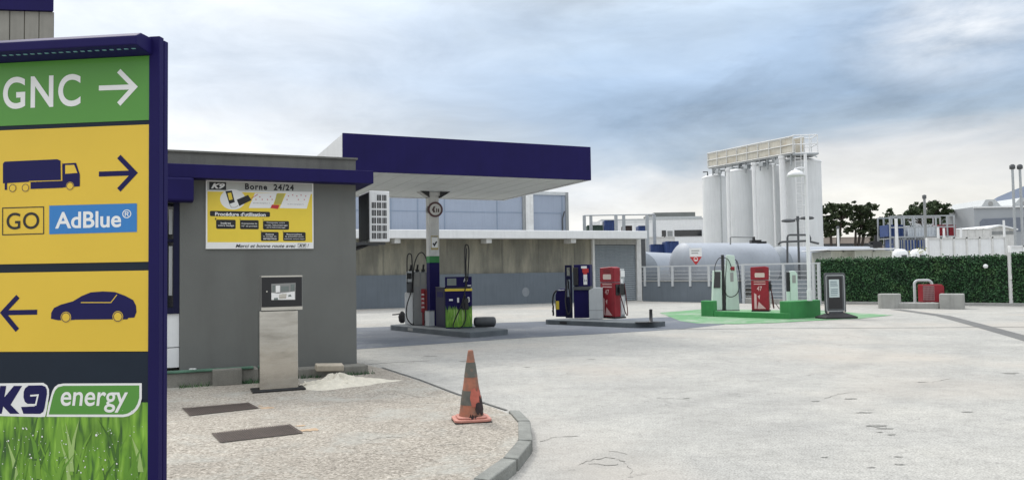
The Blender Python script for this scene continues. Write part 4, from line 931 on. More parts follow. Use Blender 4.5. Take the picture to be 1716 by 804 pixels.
d.part('body', M['red'], [(d.x(706), d.x(712), -.02, .3, d.z(523), d.z(484))]); d.part('side_door', M['red_dk'], [(d.x(712)+.003, d.x(717), -.0, .28, d.z(520), d.z(486))]); d.part('leg', M['red_dk'], [(d.x(707), d.x(710), .0, .05, 0, d.z(523)-.002), (d.x(707), d.x(710), .2, .25, 0, d.z(523)-.002)])
b_ = MB()
for i in range(4): b_ = MB(); add_text(b_, 'SP95', d.x(707), d.x(711.5), d.z(495+i*7), d.z(492+i*7), -.023, bold=.02); b_.build('lettering', M['white_print'], d.t)
d = Dev('hose_guard', 'small black nozzle and hose bundle at the left end of the island', 'hose', 674, 541, .15, 0)
b_ = MB(); b_.lathe([(.05, 0), (.10, .06), (.12, .2), (.08, .3), (.03, .36)], n=14); b_.build('bundle', M['rubber'], d.t); b_ = MB(); b_.tube(bez([(-.02, 0, .30), (-.15, 0, .27), (-.3, .02, .26)]), .02); b_.build('spout', M['black'], d.t)
# bolster roller on the right end
d = Dev('bumper_roll', 'dark grey lying padded roll guarding the right end of the pump island', 'bumper', 812, 548, .15, R(3))
b_ = MB(); a_, e_ = d.x(793), d.x(831); r_c = .135
b_.lathe([(.02, 0), (r_c*.8, .02), (r_c, .07), (r_c*1.03, .3), (r_c, e_-a_-.07), (r_c*.8, e_-a_-.02), (.02, e_-a_)], (a_, .1, r_c+.01), 20, (1, 0, 0)); b_.build('roll', M['grey_dk'], d.t)
b_ = MB(); b_.box(a_+.05, e_-.05, 0, .2, 0, .03); b_.build('mount', M['black'], d.t)
# --- island 2
d = Dev('fuel_pump', 'tall dark blue fuel pump with a red and white notice on its head', 'fuel pump', 962, 532.5, .15, R(-14))
W_ = d.x(986.5); D_ = .5
d.part('lower_body', M['navy'], [(0, W_, 0, D_, 0, d.z(486))]); d.part('shelf', M['grey_dk'], [(.0, W_+.05, -.05, D_, d.z(486)+.003, d.z(480))], bevel=.008)
h_ = d.part('head', M['navy'], [(.02, W_+.06, -.01, D_, d.z(480)+.003, d.z(443.5))])
b_ = MB(); b_.box(.26, W_-.04, -.018, -.011, d.z(450), d.z(446)); b_.build('notice', M['white_print'], h_); b_ = MB(); b_.box(.33, .45, -.017, -.011, d.z(477), d.z(460)); b_.build('notice', M['white_print'], h_)
b_ = MB(); b_.box(.30, .50, -.020, -.0111, d.z(457), d.z(450)-.003); b_.box(.33, .45, -.019, -.011, d.z(460), d.z(457)-.003); b_.build('red_notice', M['red_print'], h_)
b_ = MB(); add_text(b_, '2 4', .35, .43, d.z(472), d.z(468), -.019, bold=.03); b_.build('lettering', M['black_print'], h_)
b_ = MB(); b_.box(.01, .17, -.09, -.012, d.z(478), d.z(448)); b_.build('side_screen', M['black'], d.t, bevel=.01)
b_ = MB(); xa, xb = d.x(947.5), d.x(958.5)
b_.box(xa, xa+.05, -.02, .10, 0, d.z(444)); b_.box(xb-.05, xb, -.02, .10, 0, d.z(444)); b_.box(xa+.051, xb-.051, -.02, .10, d.z(448), d.z(444)); b_.box(xa+.051, xb-.051, -.02, .10, d.z(468), d.z(462)); b_.box(xa+.051, xb-.051, -.0, .10, .0, d.z(497)); b_.build('hose_frame', M['navy_dk'], d.t, bevel=.004)
b_ = MB(); b_.box(xa+.06, xb-.06, .03, .06, d.z(461.5), d.z(449)); b_.build('clear_panel', mat('clear_plastic_grey', (.35, .36, .30), .2), d.t)
b_ = MB(); b_.tube(bez([(xa+.1, -.04, d.z(468)), (xa+.15, -.08, d.z(490)), (xa+.2, -.12, d.z(515)), (xa+.1, -.12, d.z(526)), (xa+.02, -.10, d.z(505)), (xa+.05, -.06, d.z(478))], 40), .02, 7); b_.build('hose', M['rubber'], d.t); nozzle(d.t, xa+.12, -.04, d.z(484), s=1.3)
d = Dev('hose_reel_cabinet', 'rounded dark blue hose reel cabinet with a yellow sticker at the island end', 'hose reel', 946, 530.5, .15, R(-14))
xa, xb = d.x(931), d.x(948); zt = d.z(483.5)
b_ = MB(); b_.prism([(xa, 0), (xb, 0), (xb, zt), (xa+.16, zt), (xa+.05, zt-.07), (xa, zt-.2)], -.02, .4, 'y'); b_.build('body', M['navy'], d.t, bevel=.02)
b_ = MB(); b_.box(xa+.10, xb-.03, -.028, -.021, d.z(486.5), d.z(484.5)-.01); b_.build('label', M['white_print'], d.t)
b_ = MB(); b_.box(xa+.0-.012, xa-.001, .02, .3, d.z(518), d.z(502)); b_.box(xa+.02, xa+.12, -.03, -.021, d.z(518), d.z(504)); b_.build('sticker', M['poster_yellow'], d.t)
b_ = MB(); b_.tube(bez([(xa+.05, -.05, zt-.05), (xa-.05, -.06, zt-.18), (xa-.09, -.06, zt-.45), (xa-.07, -.06, .30), (xa-.10, -.05, .16)], 30), .028, 7); b_.build('hose', M['rubber'], d.t); nozzle(d.t, xa-.07, -.04, .04, s=1.2)
d = Dev('white_cabinet', 'pale grey boxy cabinet between the dark blue pump and the red pump', 'cabinet', 990, 534, .15, R(-10))
b_ = MB(); b_.prism([(d.x(987), 0), (d.x(1010), 0), (d.x(1010), d.z(482)), (d.x(996), d.z(482)), (d.x(987), d.z(486.5))], 0, .45, 'y'); b_.build('body', M['grey_lt'], d.t, bevel=.012); d.part('door_line', M['grey_dk'], [(d.x(987)+.0, d.x(1010), -.003, -.001, d.z(520), d.z(519.5))], bevel=0)
# red pump prototype
def red_pump(px, py, z0, yaw, label, h):
    d = Dev('red_pump', label, 'fuel pump', px, py, z0, yaw, 'red two-sided fuel pumps'); w, dp = .60, .50; t = d.t
    b_ = MB(); b_.box(-w-.01, .01, -.01, dp+.01, 0, .05); b_.build('plinth', M['black'], t, bevel=.006)
    b_ = MB(); b_.prism([(-w, .051), (0, .051), (.0, h*.69), (-w, h*.69)], 0, .28, 'y'); lb_ = b_.build('lower_body', M['red'], t, bevel=.02)
    b_ = MB(); b_.prism([(-w-.01, h*.70), (.0, h*.70), (.01, h*.98), (-.12, h), (-w+.02, h*.985), (-w-.01, h*.97)], -.01, .28, 'y'); hd_ = b_.build('head', M['red'], t, bevel=.025, seg=3)
    b_ = MB(); fpoly(b_, rrect(-w+.14, h*.755, -.12, h*.855, .03), -.013); fpoly(b_, rrect(-w+.10, h*.655, -.10, h*.668, .005), -.003); b_.build('display', mat('pump_display', (.62, .52, .45), .3), hd_)
    b_ = MB(); fpoly(b_, rrect(-w+.16, h*.88, -.15, h*.945, .03), -.0135); b_.build('vent', M['red_dk'], hd_)
    b_ = MB()
    add_text(b_, '47', -w+.20, -.22, h*.46, h*.56, -.004, bold=.02); fpoly(b_, [(-w+.10, h*.60), (-.10, h*.60), (-.10, h*.62), (-w+.10, h*.62)], -.004)
    fpoly(b_, [(-w+.10, .10), (-w+.18, .10), (-w+.18, h*.38), (-w+.10, h*.41)], -.004); fpoly(b_, [(-w+.20, .10), (-.10, .10), (-w+.25, h*.22)], -.0042); fpoly(b_, [(-w+.22, h*.34), (-w+.30, h*.37), (-w+.28, h*.27)], -.0044)
    b_.build('print', mat('pale_print', (.62, .42, .40), .5), lb_)
    b_ = MB(); b_.box(-w+.02, -.02, .281, dp, .051, h*.69); b_.box(-w+.02, -.02, .281, dp, h*.70, h*.96); b_.build('rear_body', M['grey_lt'], t, bevel=.015)
    b_ = MB(); b_.box(.0005, .025, .05, dp-.03, h*.45, h*.66); b_.build('nozzle_holster', M['black'], t, bevel=.008)
    b_ = MB(); b_.box(-.019, .014, .29, dp-.02, h*.80, h*.92); b_.box(-.019, .012, .29, .38, h*.68, h*.76); b_.build('side_notice', M['white_print'], t)
    b_ = MB(); b_.box(-.019, .010, .30, dp-.03, .12, h*.42); b_.build('side_panel', M['white_dirty'], t)
    b_ = MB(); b_.box(.003, .09, .15, .21, h*.50, h*.60); b_.tube([(.05, .18, h*.60), (.06, .25, h*.66), (.06, .33, h*.655)], .02); b_.build('nozzle', M['black'], t)
    b_ = MB(); b_.tube(bez([(.05, .18, h*.50), (.10, .22, h*.36), (.13, .34, .20), (.12, .44, .10), (.08, .50, .25), (.04, .47, h*.5), (.01, .45, h*.68)], 40), .016, 7); b_.build('hose', mat('red_black_hose', (.09, .015, .015), .6), t)
    return t
rp = red_pump(1030.5, 534, .15, R(-50), 'red fuel pump with white lettering on the grey island beside the pale grey cabinet', 1.62)
# bollard
bq = G(1091, 540, .15); bo_ = thing('bollard', 'short thin black bollard standing on the right end of the grey island', 'bollard', bq, 0)
b_ = MB(); b_.lathe([(.12, 0), (.12, .02), (.05, .03), (.045, .34), (.05, .36), (.03, .38)], n=14); b_.build('post', M['black'], bo_)
b_ = MB(); b_.prism(rrect(-.45, -.12, .25, .2, .1), .0, .012, 'z'); b_.build('mat', M['rubber'], bo_)
# island number plate
for A_, px, py in ((P1, 688, 556), (P2_, 944, 541)):
    a, b = A_[0], A_[1]; dd = (b-a).normalized(); pl = Pl(a, math.atan2(dd.y, dd.x)); x_, z_ = pl.uv(px, py)
    b_ = MB(); b_.box(-.14, .14, -.01, -.002, -.035, .04); o = b_.build('kerb_lamp', M['steel_dk'] if px < 800 else M['black'], None, bevel=.004); o.location = a+dd*x_; o.location.z = .07; o.rotation_euler = (0, 0, pl.a)
    tag(o, 'small metal plate on the kerb of the %s grey pump island' % ('left' if px < 800 else 'right'), 'plate')
# --- green island
gA, gB, gC = G(1176, 529.8), G(1323, 535), G(1378, 531)
e1 = (gB-gA).normalized(); e1a = math.atan2(e1.y, e1.x); gi = thing('green_island', 'low green kerbed island with a raised block at each end', 'pump island', gA, e1a)
gp_ = Pl(gA, e1a); Lg = (gB-gA).length; gx1 = gp_.x(1195.5, 515); hL = gp_.z(1180, 503.5); hk = gp_.z(1260, 523); dg_ = (gC-gB).dot(-gp_.n); 
dg_ = max(1.0, dg_)
b_ = MB(); b_.box(gx1, Lg-.1, .165, dg_, -.02, .10); b_.build('plinth', mat('island_top', (.42, .42, .40), .85, var=.15), gi)
b_ = MB(); b_.box(gx1, Lg, -.012, .16, -.021, hk); b_.build('kerb', M['green_kerb'], gi, bevel=.015)
b_ = MB(); b_.box(-.02, gx1-.003, -.02, .26, -.022, hL); b_.build('end_block', M['green_kerb'], gi, bevel=.03)
ang2 = math.atan2((gC-gB).y, (gC-gB).x); p2_ = Pl(gB, ang2); hR = p2_.z(1350, 503.5)
ob = MB(Matrix.Translation(gB) @ Matrix.Rotation(ang2, 4, 'Z')); ob.prism(rrect(-.0, 0, (gC-gB).length, .42, .12), -.02, hR, 'z'); ob.build('end_block', M['green_kerb'], gi, world=True, bevel=.02)
zt_ = .10
# gas dispenser
d = Dev('gas_dispenser', 'tall pale green gas dispenser with screen cabinet, dark hose mast and looping hoses', 'gas dispenser', 1213, 520.5, zt_, R(-8))
xw = d.x; zz = d.z
b_ = MB(); b_.prism([(xw(1193.5), 0), (xw(1210), 0), (xw(1211), zz(453)), (xw(1197.5), zz(453))], 0, .5, 'y'); b_.build('screen_cabinet', M['mint'], d.t, bevel=.015)
b_ = MB(); b_.prism([(xw(1196), zz(482)), (xw(1207.5), zz(482)), (xw(1208.5), zz(455)), (xw(1199), zz(455))], -.03, -.001, 'y'); b_.build('screen', M['glass_dk'], d.t, bevel=.006)
b_ = MB(); b_.prism([(xw(1216), 0), (xw(1239), 0), (xw(1237), zz(470)), (xw(1232.5), zz(428)), (xw(1221), zz(427)), (xw(1217), zz(470))], -.02, .5, 'y'); b_.build('dispenser_body', M['mint'], d.t, bevel=.02)
b_ = MB(); b_.box(xw(1211.5), xw(1215), -.03, .3, 0, zz(427)); b_.build('mast', M['black'], d.t, bevel=.004)
d.part('plinth', M['black'], [(xw(1193.5), xw(1239), -.03, .5, -.0, .03)]) 
b_ = MB(); b_.lathe([(.05, 0), (.07, .02), (.04, .09)], (xw(1228), -.02, zz(450)), 12, (0, -1, 0)); b_.box(xw(1226), xw(1232), -.06, -.021, zz(453), zz(447)); b_.build('red_valve', M['red'], d.t, bevel=.004)
b_ = MB(); b_.box(xw(1224.5), xw(1230), -.024, -.021, zz(472), zz(457)); b_.build('notice', M['grey_print'], d.t)
b_ = MB(); b_.tube(bez([(xw(1214), -.05, zz(432)), (xw(1206), -.06, zz(433)), (xw(1199.5), -.06, zz(445)), (xw(1198.5), -.05, zz(460))], 24), .014, 6)
b_.tube(bez([(xw(1214), -.05, zz(431)), (xw(1222), -.07, zz(436)), (xw(1227), -.06, zz(449))], 20), .014, 6)
b_.tube(bez([(xw(1232), .1, zz(434)), (xw(1238), .0, zz(441)), (xw(1240.5), -.02, zz(470)), (xw(1236), -.10, zz(490)), (xw(1226), -.14, zz(497)), (xw(1217), -.14, zz(494)), (xw(1213), -.08, zz(480))], 40), .016, 6)
b_.tube(bez([(xw(1236), .1, zz(438)), (xw(1241), .05, zz(460)), (xw(1241.5), .0, zz(485)), (xw(1243.5), .0, zz(500))], 20), .012, 6)
b_.build('hose', M['rubber'], d.t); nozzle(d.t, xw(1213.5), -.06, zz(484))
# second red pump: copy of the first
q = G(1289, 522, zt_); rp2 = copy_tree(rp); rp2.location = q; rp2.rotation_euler = (0, 0, R(-24)); rp2['label'] = 'red fuel pump on the green island between the pale green gas dispenser and the charger'
# small charger
d = Dev('charge_post', 'small pale green charging post with rounded top and black side behind the raised green block', 'charging post', 1329, 516, zt_, R(-12))
xw = d.x; zz = d.z
xa, xb, zt2_ = xw(1325), xw(1337.5), zz(453.5)
b_ = MB(); b_.prism([(xa, 0), (xb, 0), (xb, zt2_-.12), (xb-.06, zt2_-.03), (xb-.13, zt2_), (xa, zt2_-.02)], 0, .3, 'y'); b_.build('body', M['mint'], d.t, bevel=.015)
b_ = MB(); b_.box(xw(1319.5), xa-.003, .02, .28, zz(488), zz(456)); b_.build('socket_side', M['black'], d.t, bevel=.008)
b_ = MB(); b_.box(xw(1319.5), xa-.003, .04, .26, 0, zz(488)-.003); b_.build('pedestal', M['mint'], d.t)
b_ = MB(); b_.box(xw(1328.5), xw(1334.5), -.006, -.001, zz(474), zz(461)); b_.build('panel', M['grey_print'], d.t)
b_ = MB(); b_.tube(bez([(xw(1300), .1, zz(508)), (xw(1306), .0, zz(517)), (xw(1316), .02, zz(520)), (xw(1322), .1, zz(515))], 20), .014, 6); b_.build('cable', M['rubber'], d.t)
# white lamp post with dome
wq = G(1357, 503.5, hR); tpw = atY(1346, 258, wq.y)
lp = thing('lamp_post', 'white lamp post with a pale domed lamp above the raised green block', 'lamp post', wq, 0)
H_ = tpw.z-wq.z; b_ = MB(); b_.cyl((0, 0, 0), (0, 0, H_), .065, .05, 14); b_.cyl((0, 0, 0), (0, 0, .35), .085, .085, 14); b_.build('pole', M['white'], lp)
q = atY(1330, 295, wq.y); dx = q.x-tpw.x; dz = q.z-wq.z
b_ = MB(); b_.tube(bez([(0, 0, dz+.25), (dx*.5, 0, dz+.27), (dx, 0, dz+.24)], 16), .025); b_.build('arm', M['white'], lp)
b_ = MB(); b_.lathe([(.27, 0), (.28, .02), (.24, .1), (.14, .17), (.05, .2), (.04, .26)], (dx, 0, dz), 24); b_.build('lamp_shade', M['white'], lp)
# grey double-headed lamp
gq = G(1341, 505, 0); top = atY(1335.5, 364, gq.y)
lp = thing('lamp_post', 'dark grey lamp post with a flat twin lamp head left of the white post', 'lamp post', (gq.x, gq.y+.0, 0), 0); H_ = top.z
b_ = MB(); b_.cyl((0, 0, 0), (0, 0, H_), .06, .05, 12); b_.build('pole', M['grey_dk'], lp)
b_ = MB(); b_.cyl((-.4, 0, H_-.14), (.4, 0, H_-.02), .03); b_.cyl((0, 0, H_-.2), (0, 0, H_+.05), .07); b_.build('arm', M['grey_dk'], lp)
for s_, dz in ((-1, -.17), (1, -.05)):
    b_ = MB(Matrix.Translation((s_*.46, 0, H_+dz)) @ Matrix.Diagonal((1.25, .7, 1.3, 1))); b_.lathe([(.10, -.06), (.25, -.04), (.28, .0), (.22, .05), (.06, .08)], n=20); b_.build('lamp_head', M['grey_dk'], lp)
# A-board
d = Dev('pavement_sign', 'black framed pavement sign with a pale printed sheet on a wide dark base', 'sign', 1400, 533, .01, R(12))
xw = d.x; zz = d.z; h0, h1 = zz(522), zz(457)
b_ = MB(); b_.prism(rrect(xw(1382), h0-.05, xw(1417), h1, .07), -.02, .03, 'y'); b_.build('frame', M['grey_dk'], d.t, bevel=.01)
b_ = MB(); stroke(b_, rrect(xw(1384.5), h0+.02, xw(1414.5), h1-.08, .05), .02, -.0225, True); b_.build('trim', M['grey_lt'], d.t)
b_ = MB(); b_.box(xw(1388), xw(1411), -.026, -.0205, zz(517), h1-.13); b_.build('poster_panel', M['black'], d.t)
b_ = MB(); b_.box(xw(1389), xw(1406), -.031, -.0265, zz(498), zz(468)); sh = b_.build('sheet', mat('sheet_pale', (.50, .58, .57), .5), d.t)
b_ = MB(); rs = random.Random(8)
for i in range(8):
    z_ = zz(471+i*3.2); 
    if i == 3: continue
    a_ = xw(1391+rs.uniform(0, 1.5)); e_ = xw(1404-rs.uniform(0, 2)); b_.box(a_, e_, -.034, -.0315, z_-.03, z_-.004*(3 if i == 7 else 1))
b_.build('print', mat('sheet_print', (.16, .22, .25), .5), sh)
b_ = MB(); b_.prism([(-.28, 0), (.28, 0), (.25, .05), (-.25, .05)], -.3, .3, 'x') if False else None
x0b, x1b = xw(1374.5), xw(1427.5)
vs = [(x0b, -.28, 0), (x1b, -.28, 0), (x1b, .32, 0), (x0b, .32, 0), (x0b, -.28, .05), (x1b, -.28, .05), (x1b, .32, .05), (x0b, .32, .05), (x0b+.28, -.08, .17), (x1b-.28, -.08, .17), (x1b-.28, .12, .17), (x0b+.28, .12, .17)]
b_.add(vs, [(0, 3, 2, 1), (0, 1, 5, 4), (1, 2, 6, 5), (2, 3, 7, 6), (3, 0, 4, 7), (4, 5, 9, 8), (5, 6, 10, 9), (6, 7, 11, 10), (7, 4, 8, 11), (8, 9, 10, 11)]); b_.build('base', M['rubber'], d.t, bevel=.012)
b_ = MB()
for px in (1385.5, 1412.5): b_.cyl((xw(px), -.05, .20), (xw(px), .05, .20), .035, n=14)
b_.build('spring_cap', M['steel'], d.t)
# ------------------------------------------------------------------ SHED with concrete wall
g0 = G(600, 518); SA = R(21.3); Sh = Pl((g0.x, g0.y, 0), SA)
sh_ = thing('low_shed', 'long low shed with stained concrete upper wall, white roof edge and roller door', 'shed', Sh.P, SA)
X = lambda px, py=455, off=0: Sh.x(px, py, off); Zs = lambda py, off=0, px=840: Sh.z(px, py, off)
zr0, zr1 = Zs(399.5, .9), Zs(385.5, .9)
xe = X(1079); b_ = MB(); b_.box(-10, X(993), .15, 9, -.02, zr0+.25); b_.build('wall', M['stained'], sh_)
zmid = Sh.z(700, 460)
for i in range(13):
    xx = -9+i*2.05
    if xx < X(993): b_ = MB(); b_.box(xx-.012, xx+.012, .13, .149, zmid+.01, zr0+.2); b_.build('wall_joint', M['conc_dk'], sh_)
b_ = MB(); b_.box(-10, X(993), 0, .149, -.02, zmid); b_.build('lower_wall', M['wall_blue'], sh_)
# smear spot
b_ = MB(); a_ = Sh.uv(881, 489); fpoly(b_, circ(a_[0], a_[1], .2, 16, .24), -.002); b_.build('pale_patch', mat('patch', (.23, .25, .27), .9), sh_)
dz_ = Zs(410, 0, 1030)
b_ = MB(); x0_, x1_ = X(997), X(1067)
n_ = 26
for i in range(n_):
    za = dz_*i/n_; b_.prism([(.10, za), (.075, za+dz_/n_*.5), (.10, za+dz_/n_*.97), (.13, za+dz_/n_*.97), (.13, za)], x0_, x1_, 'x')
rd = b_.build('roller_door', M['shutter'], sh_)
b_ = MB(); b_.box(x0_-.13, x0_-.005, -.04, .2, -.02, zr0+.2); b_.box(x1_+.005, x1_+.28, -.04, .3, -.02, zr0+.2); b_.build('door_jamb', M['white_dirty'], sh_)
b_ = MB(); b_.box(x0_, x1_, -.02, .2, dz_+.01, zr0+.2); b_.build('lintel', M['conc'], sh_)
b_ = MB(); b_.box(x1_+.285, x1_+.6, .02, 9, -.02, zr0+.2); b_.build('side_wall', M['grey_dk'], sh_)
xr_ = Sh.x(1085, 397, .9)
b_ = MB(); b_.prism([(-.9, zr0), (-.9, zr1), (9.4, zr1+.25), (9.4, zr1-.1), (-.5, zr0)], -10.4, xr_, 'x'); b_.build('roof_edge', M['white'], sh_, bevel=.03)
b_ = MB()
for px in (665, 818, 959): x_ = X(px, 402, .6); b_.box(x_-.14, x_+.14, -.75, .14, zr0-.22, zr0-.004)
b_.build('roof_bracket', M['white_dirty'], sh_)
# blue-grey hall behind
hb = Pl(Sh.P-Sh.n*9.6, SA); hh = hb.z(900, 322.5)
bh = thing('clad_hall', 'blue-grey clad industrial hall behind the low shed', 'building', hb.P, SA)
xR = hb.x(951, 355)
b_ = MB(); b_.box(-14, xR, 0, 14, -.02, hh); b_.build('wall', M['clad_blue'], bh)
b_ = MB()
for zf_ in (.45, .62, .80): b_.box(-14, xR-.3, -.02, -.001, hh*zf_, hh*zf_+.05)
for px in (655, 700, 745, 833, 942): x_ = hb.x(px, 355); b_.box(x_-.03, x_+.03, -.03, -.001, 0, hh-.1)
b_.build('cladding_joint', mat('clad_joint', (.20, .25, .32), .6), bh)
b_ = MB(); x_ = hb.x(886, 355); b_.box(x_-.26, x_+.26, -.18, -.002, 0, hh-.15); b_.build('pilaster', M['white_dirty'], bh)
b_ = MB(); b_.box(x_-.46, x_-.27, -.1, -.002, 0, hh-.15); b_.box(xR-.15, xR+.05, -.08, 14, -.02, hh+.05); b_.build('corner_trim', M['grey'], bh)
b_ = MB(); b_.box(-14, xR-.16, -.08, -.001, hh-.15, hh+.06); b_.build('eaves', M['grey_lt'], bh)
b_ = MB(); x_ = hb.x(944, 355); b_.tube([(x_-.1, -.06, hh*.35), (x_-.1, -.06, hh*.75), (x_-.05, -.3, hh*.82)], .05); b_.build('wall_lamp', M['grey_dk'], bh)

# ------------------------------------------------------------------ PERIMETER WALL AND RAILING
wa = G(1085, 504.5); wb = G(1367, 510.5); wd_ = wb-wa; WA = math.atan2(wd_.y, wd_.x); W = Pl((wa.x, wa.y, 0), WA)
pw = thing('perimeter_wall', 'low blue-grey wall in front of the horizontal tanks', 'wall', W.P, WA)
wx = lambda px: W.x(px, 480)
wh = W.z(1120, 471.5)
b_ = MB(); b_.box(-.3, wx(1244), 0, .25, -.02, wh); b_.build('wall', M['wall_blue'], pw)
b_ = MB(); b_.box(-.32, wx(1244)+.02, -.03, .28, wh+.001, wh+.05); b_.build('coping', M['conc'], pw)
b_ = MB(); b_.box(wx(1244)+.03, wx(1367), 0, .25, -.02, .22); b_.build('low_kerb', M['conc'], pw)
rl = thing('railing', 'white metal railing along the top of the low blue-grey wall', 'railing', W.P, WA)
rt0 = W.z(1150, 446.5)
for px in (1081.5, 1105, 1128, 1157.5, 1189):
    b_ = MB(); x_ = wx(px); b_.box(x_-.06, x_+.06, -.06, -.002, wh-.25, rt0-.002); b_.build('post', M['rail'], rl)
b_ = MB(); b_.box(-.3, wx(1244), -.05, .02, rt0, rt0+.06); b_.build('top_rail', M['rail'], rl)
b_ = MB()
for z_ in (wh+.18, wh+.36, wh+.54): b_.cyl((-.3, -.01, z_), (wx(1244), -.01, z_), .014, n=6)
b_.build('wire', M['galv'], rl)
fn = thing('wire_fence', 'taller white post and wire fence behind the green island', 'fence', W.P, WA)
ft = W.z(1300, 443.5)
for px in (1246, 1314, 1364, 1373):
    b_ = MB(); x_ = wx(px); b_.box(x_-.06, x_+.06, -.06, .04, 0, ft); b_.build('post', M['rail'], fn)
b_ = MB(); b_.box(wx(1244), wx(1376), -.05, .02, ft+.002, ft+.07); b_.build('top_rail', M['rail'], fn)
b_ = MB()
for i in range(7): z_ = .35+i*.19; b_.cyl((wx(1244), -.01, z_), (wx(1376), -.01, z_), .016, n=6)
b_.build('wire', M['galv'], fn)
bw = thing('rear_wall', 'mid grey low wall behind the wire fence below the big tank', 'wall', W.P-W.n*2.2, WA)
b_ = MB(); b_.box(wx(1244), wx(1420)+2, 0, .2, -.02, 1.05); b_.build('wall', mat('rear_wall_grey', (.25, .28, .31), .85, var=.12, grime=.3), bw)

# ------------------------------------------------------------------ HORIZONTAL TANKS
def htank(label, pl, pr, pt, Y, dia, ang, m, me, group='horizontal fuel tanks behind the wall', sad=True):
    a = atY(pl, pt, Y); r = dia/2; zc_ = a.z-r; P0 = Vector((a.x+r*.0, Y, 0)); F_ = Pl(P0, ang); L = F_.x(pr, pt)
    t = thing('storage_tank', label, 'storage tank', P0, ang, group)
    b_ = MB(); b_.lathe([(r, .0), (r, L)], (0, r, zc_), 40, (1, 0, 0)); b_.build('shell', m, t)
    b_ = MB(); b_.lathe([(.01, -.38*r), (.35*r, -.36*r), (.65*r, -.27*r), (.87*r, -.14*r), (r*1.0, -.001)], (0, r, zc_), 40, (1, 0, 0)); b_.build('end_cap', me, t)
    b_ = MB(); b_.lathe([(r*1.0, .001), (.87*r, .14*r), (.65*r, .27*r), (.35*r, .36*r), (.01, .38*r)], (L, r, zc_), 40, (1, 0, 0)); b_.build('end_cap', me, t)
    for f_ in (.2, .8): b_ = MB(); b_.box(L*f_-.15, L*f_+.15, r*.3, r*1.7, -.02, zc_-r*.6); b_.build('saddle', M['conc'], t)
    return t, zc_, r, L
htank('white tank beside the roller door shed, leftmost of the horizontal tanks', 1068, 1108, 423, 48, 2.5, R(50), M['white'], M['white'])
htank('grey-ended horizontal tank just left of the biggest tank', 1103, 1170, 420.5, 47, 2.5, R(62), M['tank'], M['tank_dk'])
t3, z3, r3, L3 = htank('biggest pale grey horizontal tank with a hazard notice on its left end', 1166, 1306, 405.5, 43, 2.7, R(20), M['tank'], M['tank'])
htank('pale grey horizontal tank partly behind the lamp posts, right of the biggest tank', 1330, 1480, 411.5, 47, 2.7, R(24), M['tank'], M['tank_dk'])
hq = atY(1166, 430, 42.2)
hz = thing('hazard_notice', 'white plate with red triangle hanging on the left end of the biggest tank', 'hazard sign', (hq.x, hq.y, atY(1166, 429, 42.2).z), R(-8))
s_ = 42.2/1300
b_ = MB(); b_.box(-10*s_, 10*s_, 0, .02, -1*s_, 13.5*s_); b_.build('plate', M['white_print'], hz)
b_ = MB(); b_.prism([(-10*s_, -1*s_-.002), (10*s_, -1*s_-.002), (1*s_, -14*s_), (-1*s_, -14*s_)], -.003, .02, 'y'); b_.build('red_triangle', M['red_print'], hz)
b_ = MB(); stroke(b_, [(-7*s_, 9*s_), (6*s_, 9*s_)], .05, -.004); stroke(b_, [(-7*s_, 5*s_), (4*s_, 5*s_)], .05, -.0045); b_.build('print', M['grey_print'], hz)
b_ = MB(); stroke(b_, circ(0, -5*s_, .1, 12), .03, -.005, True); fpoly(b_, [(-.1, -8*s_), (.1, -8*s_), (0, -5.5*s_)], -.0055); b_.build('symbol', M['white_print'], hz)
# tank top fittings and pipework
def tubeth(name, label, cat, paths, r, m, Y, feet=True):
    P = [[atY(px, py, Y+dy) for px, py, dy in pth] for pth in paths]; b = P[0][0]; t = thing(name, label, cat, (b.x, b.y, 0))
    for pth in P: mb = MB(); mb.tube(pth, r, 8); mb.build('pipe', m, t, world=True)
    return t
fq = tubeth('vent_pipework', 'thin white pipes and dark valve on top of the biggest tank', 'pipework', [[(1224, 410, 1), (1224, 397.5, 1), (1226, 397, 1), (1264, 397.5, 1), (1266, 405, 1)]], .04, M['grey'], 43)
a_ = atY(1266, 404, 44); b_ = MB(); b_.box(a_.x-.28, a_.x+.28, a_.y-.2, a_.y+.2, a_.z-.12, a_.z+.06); b_.box(a_.x-.15, a_.x-.05, a_.y-.1, a_.y+.1, a_.z+.06, a_.z+.25); b_.box(a_.x+.1, a_.x+.6, a_.y-.1, a_.y+.1, a_.z-.14, a_.z-.02); b_.build('valve', M['black'], fq, world=True)
tubeth('tank_pipework', 'grey hooped pipes rising beside the right-hand tanks', 'pipework', [[(1319.5, 442, 0), (1319.5, 398, 0), (1320.5, 394.5, 0), (1324, 393.5, 0), (1349, 393.5, 0), (1356, 394.5, 0), (1358, 399, 0), (1357, 406, 0)], [(1304, 410, 0), (1306, 406.5, 0), (1312, 405, 0), (1352, 403.5, 0), (1372, 408, 0)]], .055, M['grey_dk'], 40)

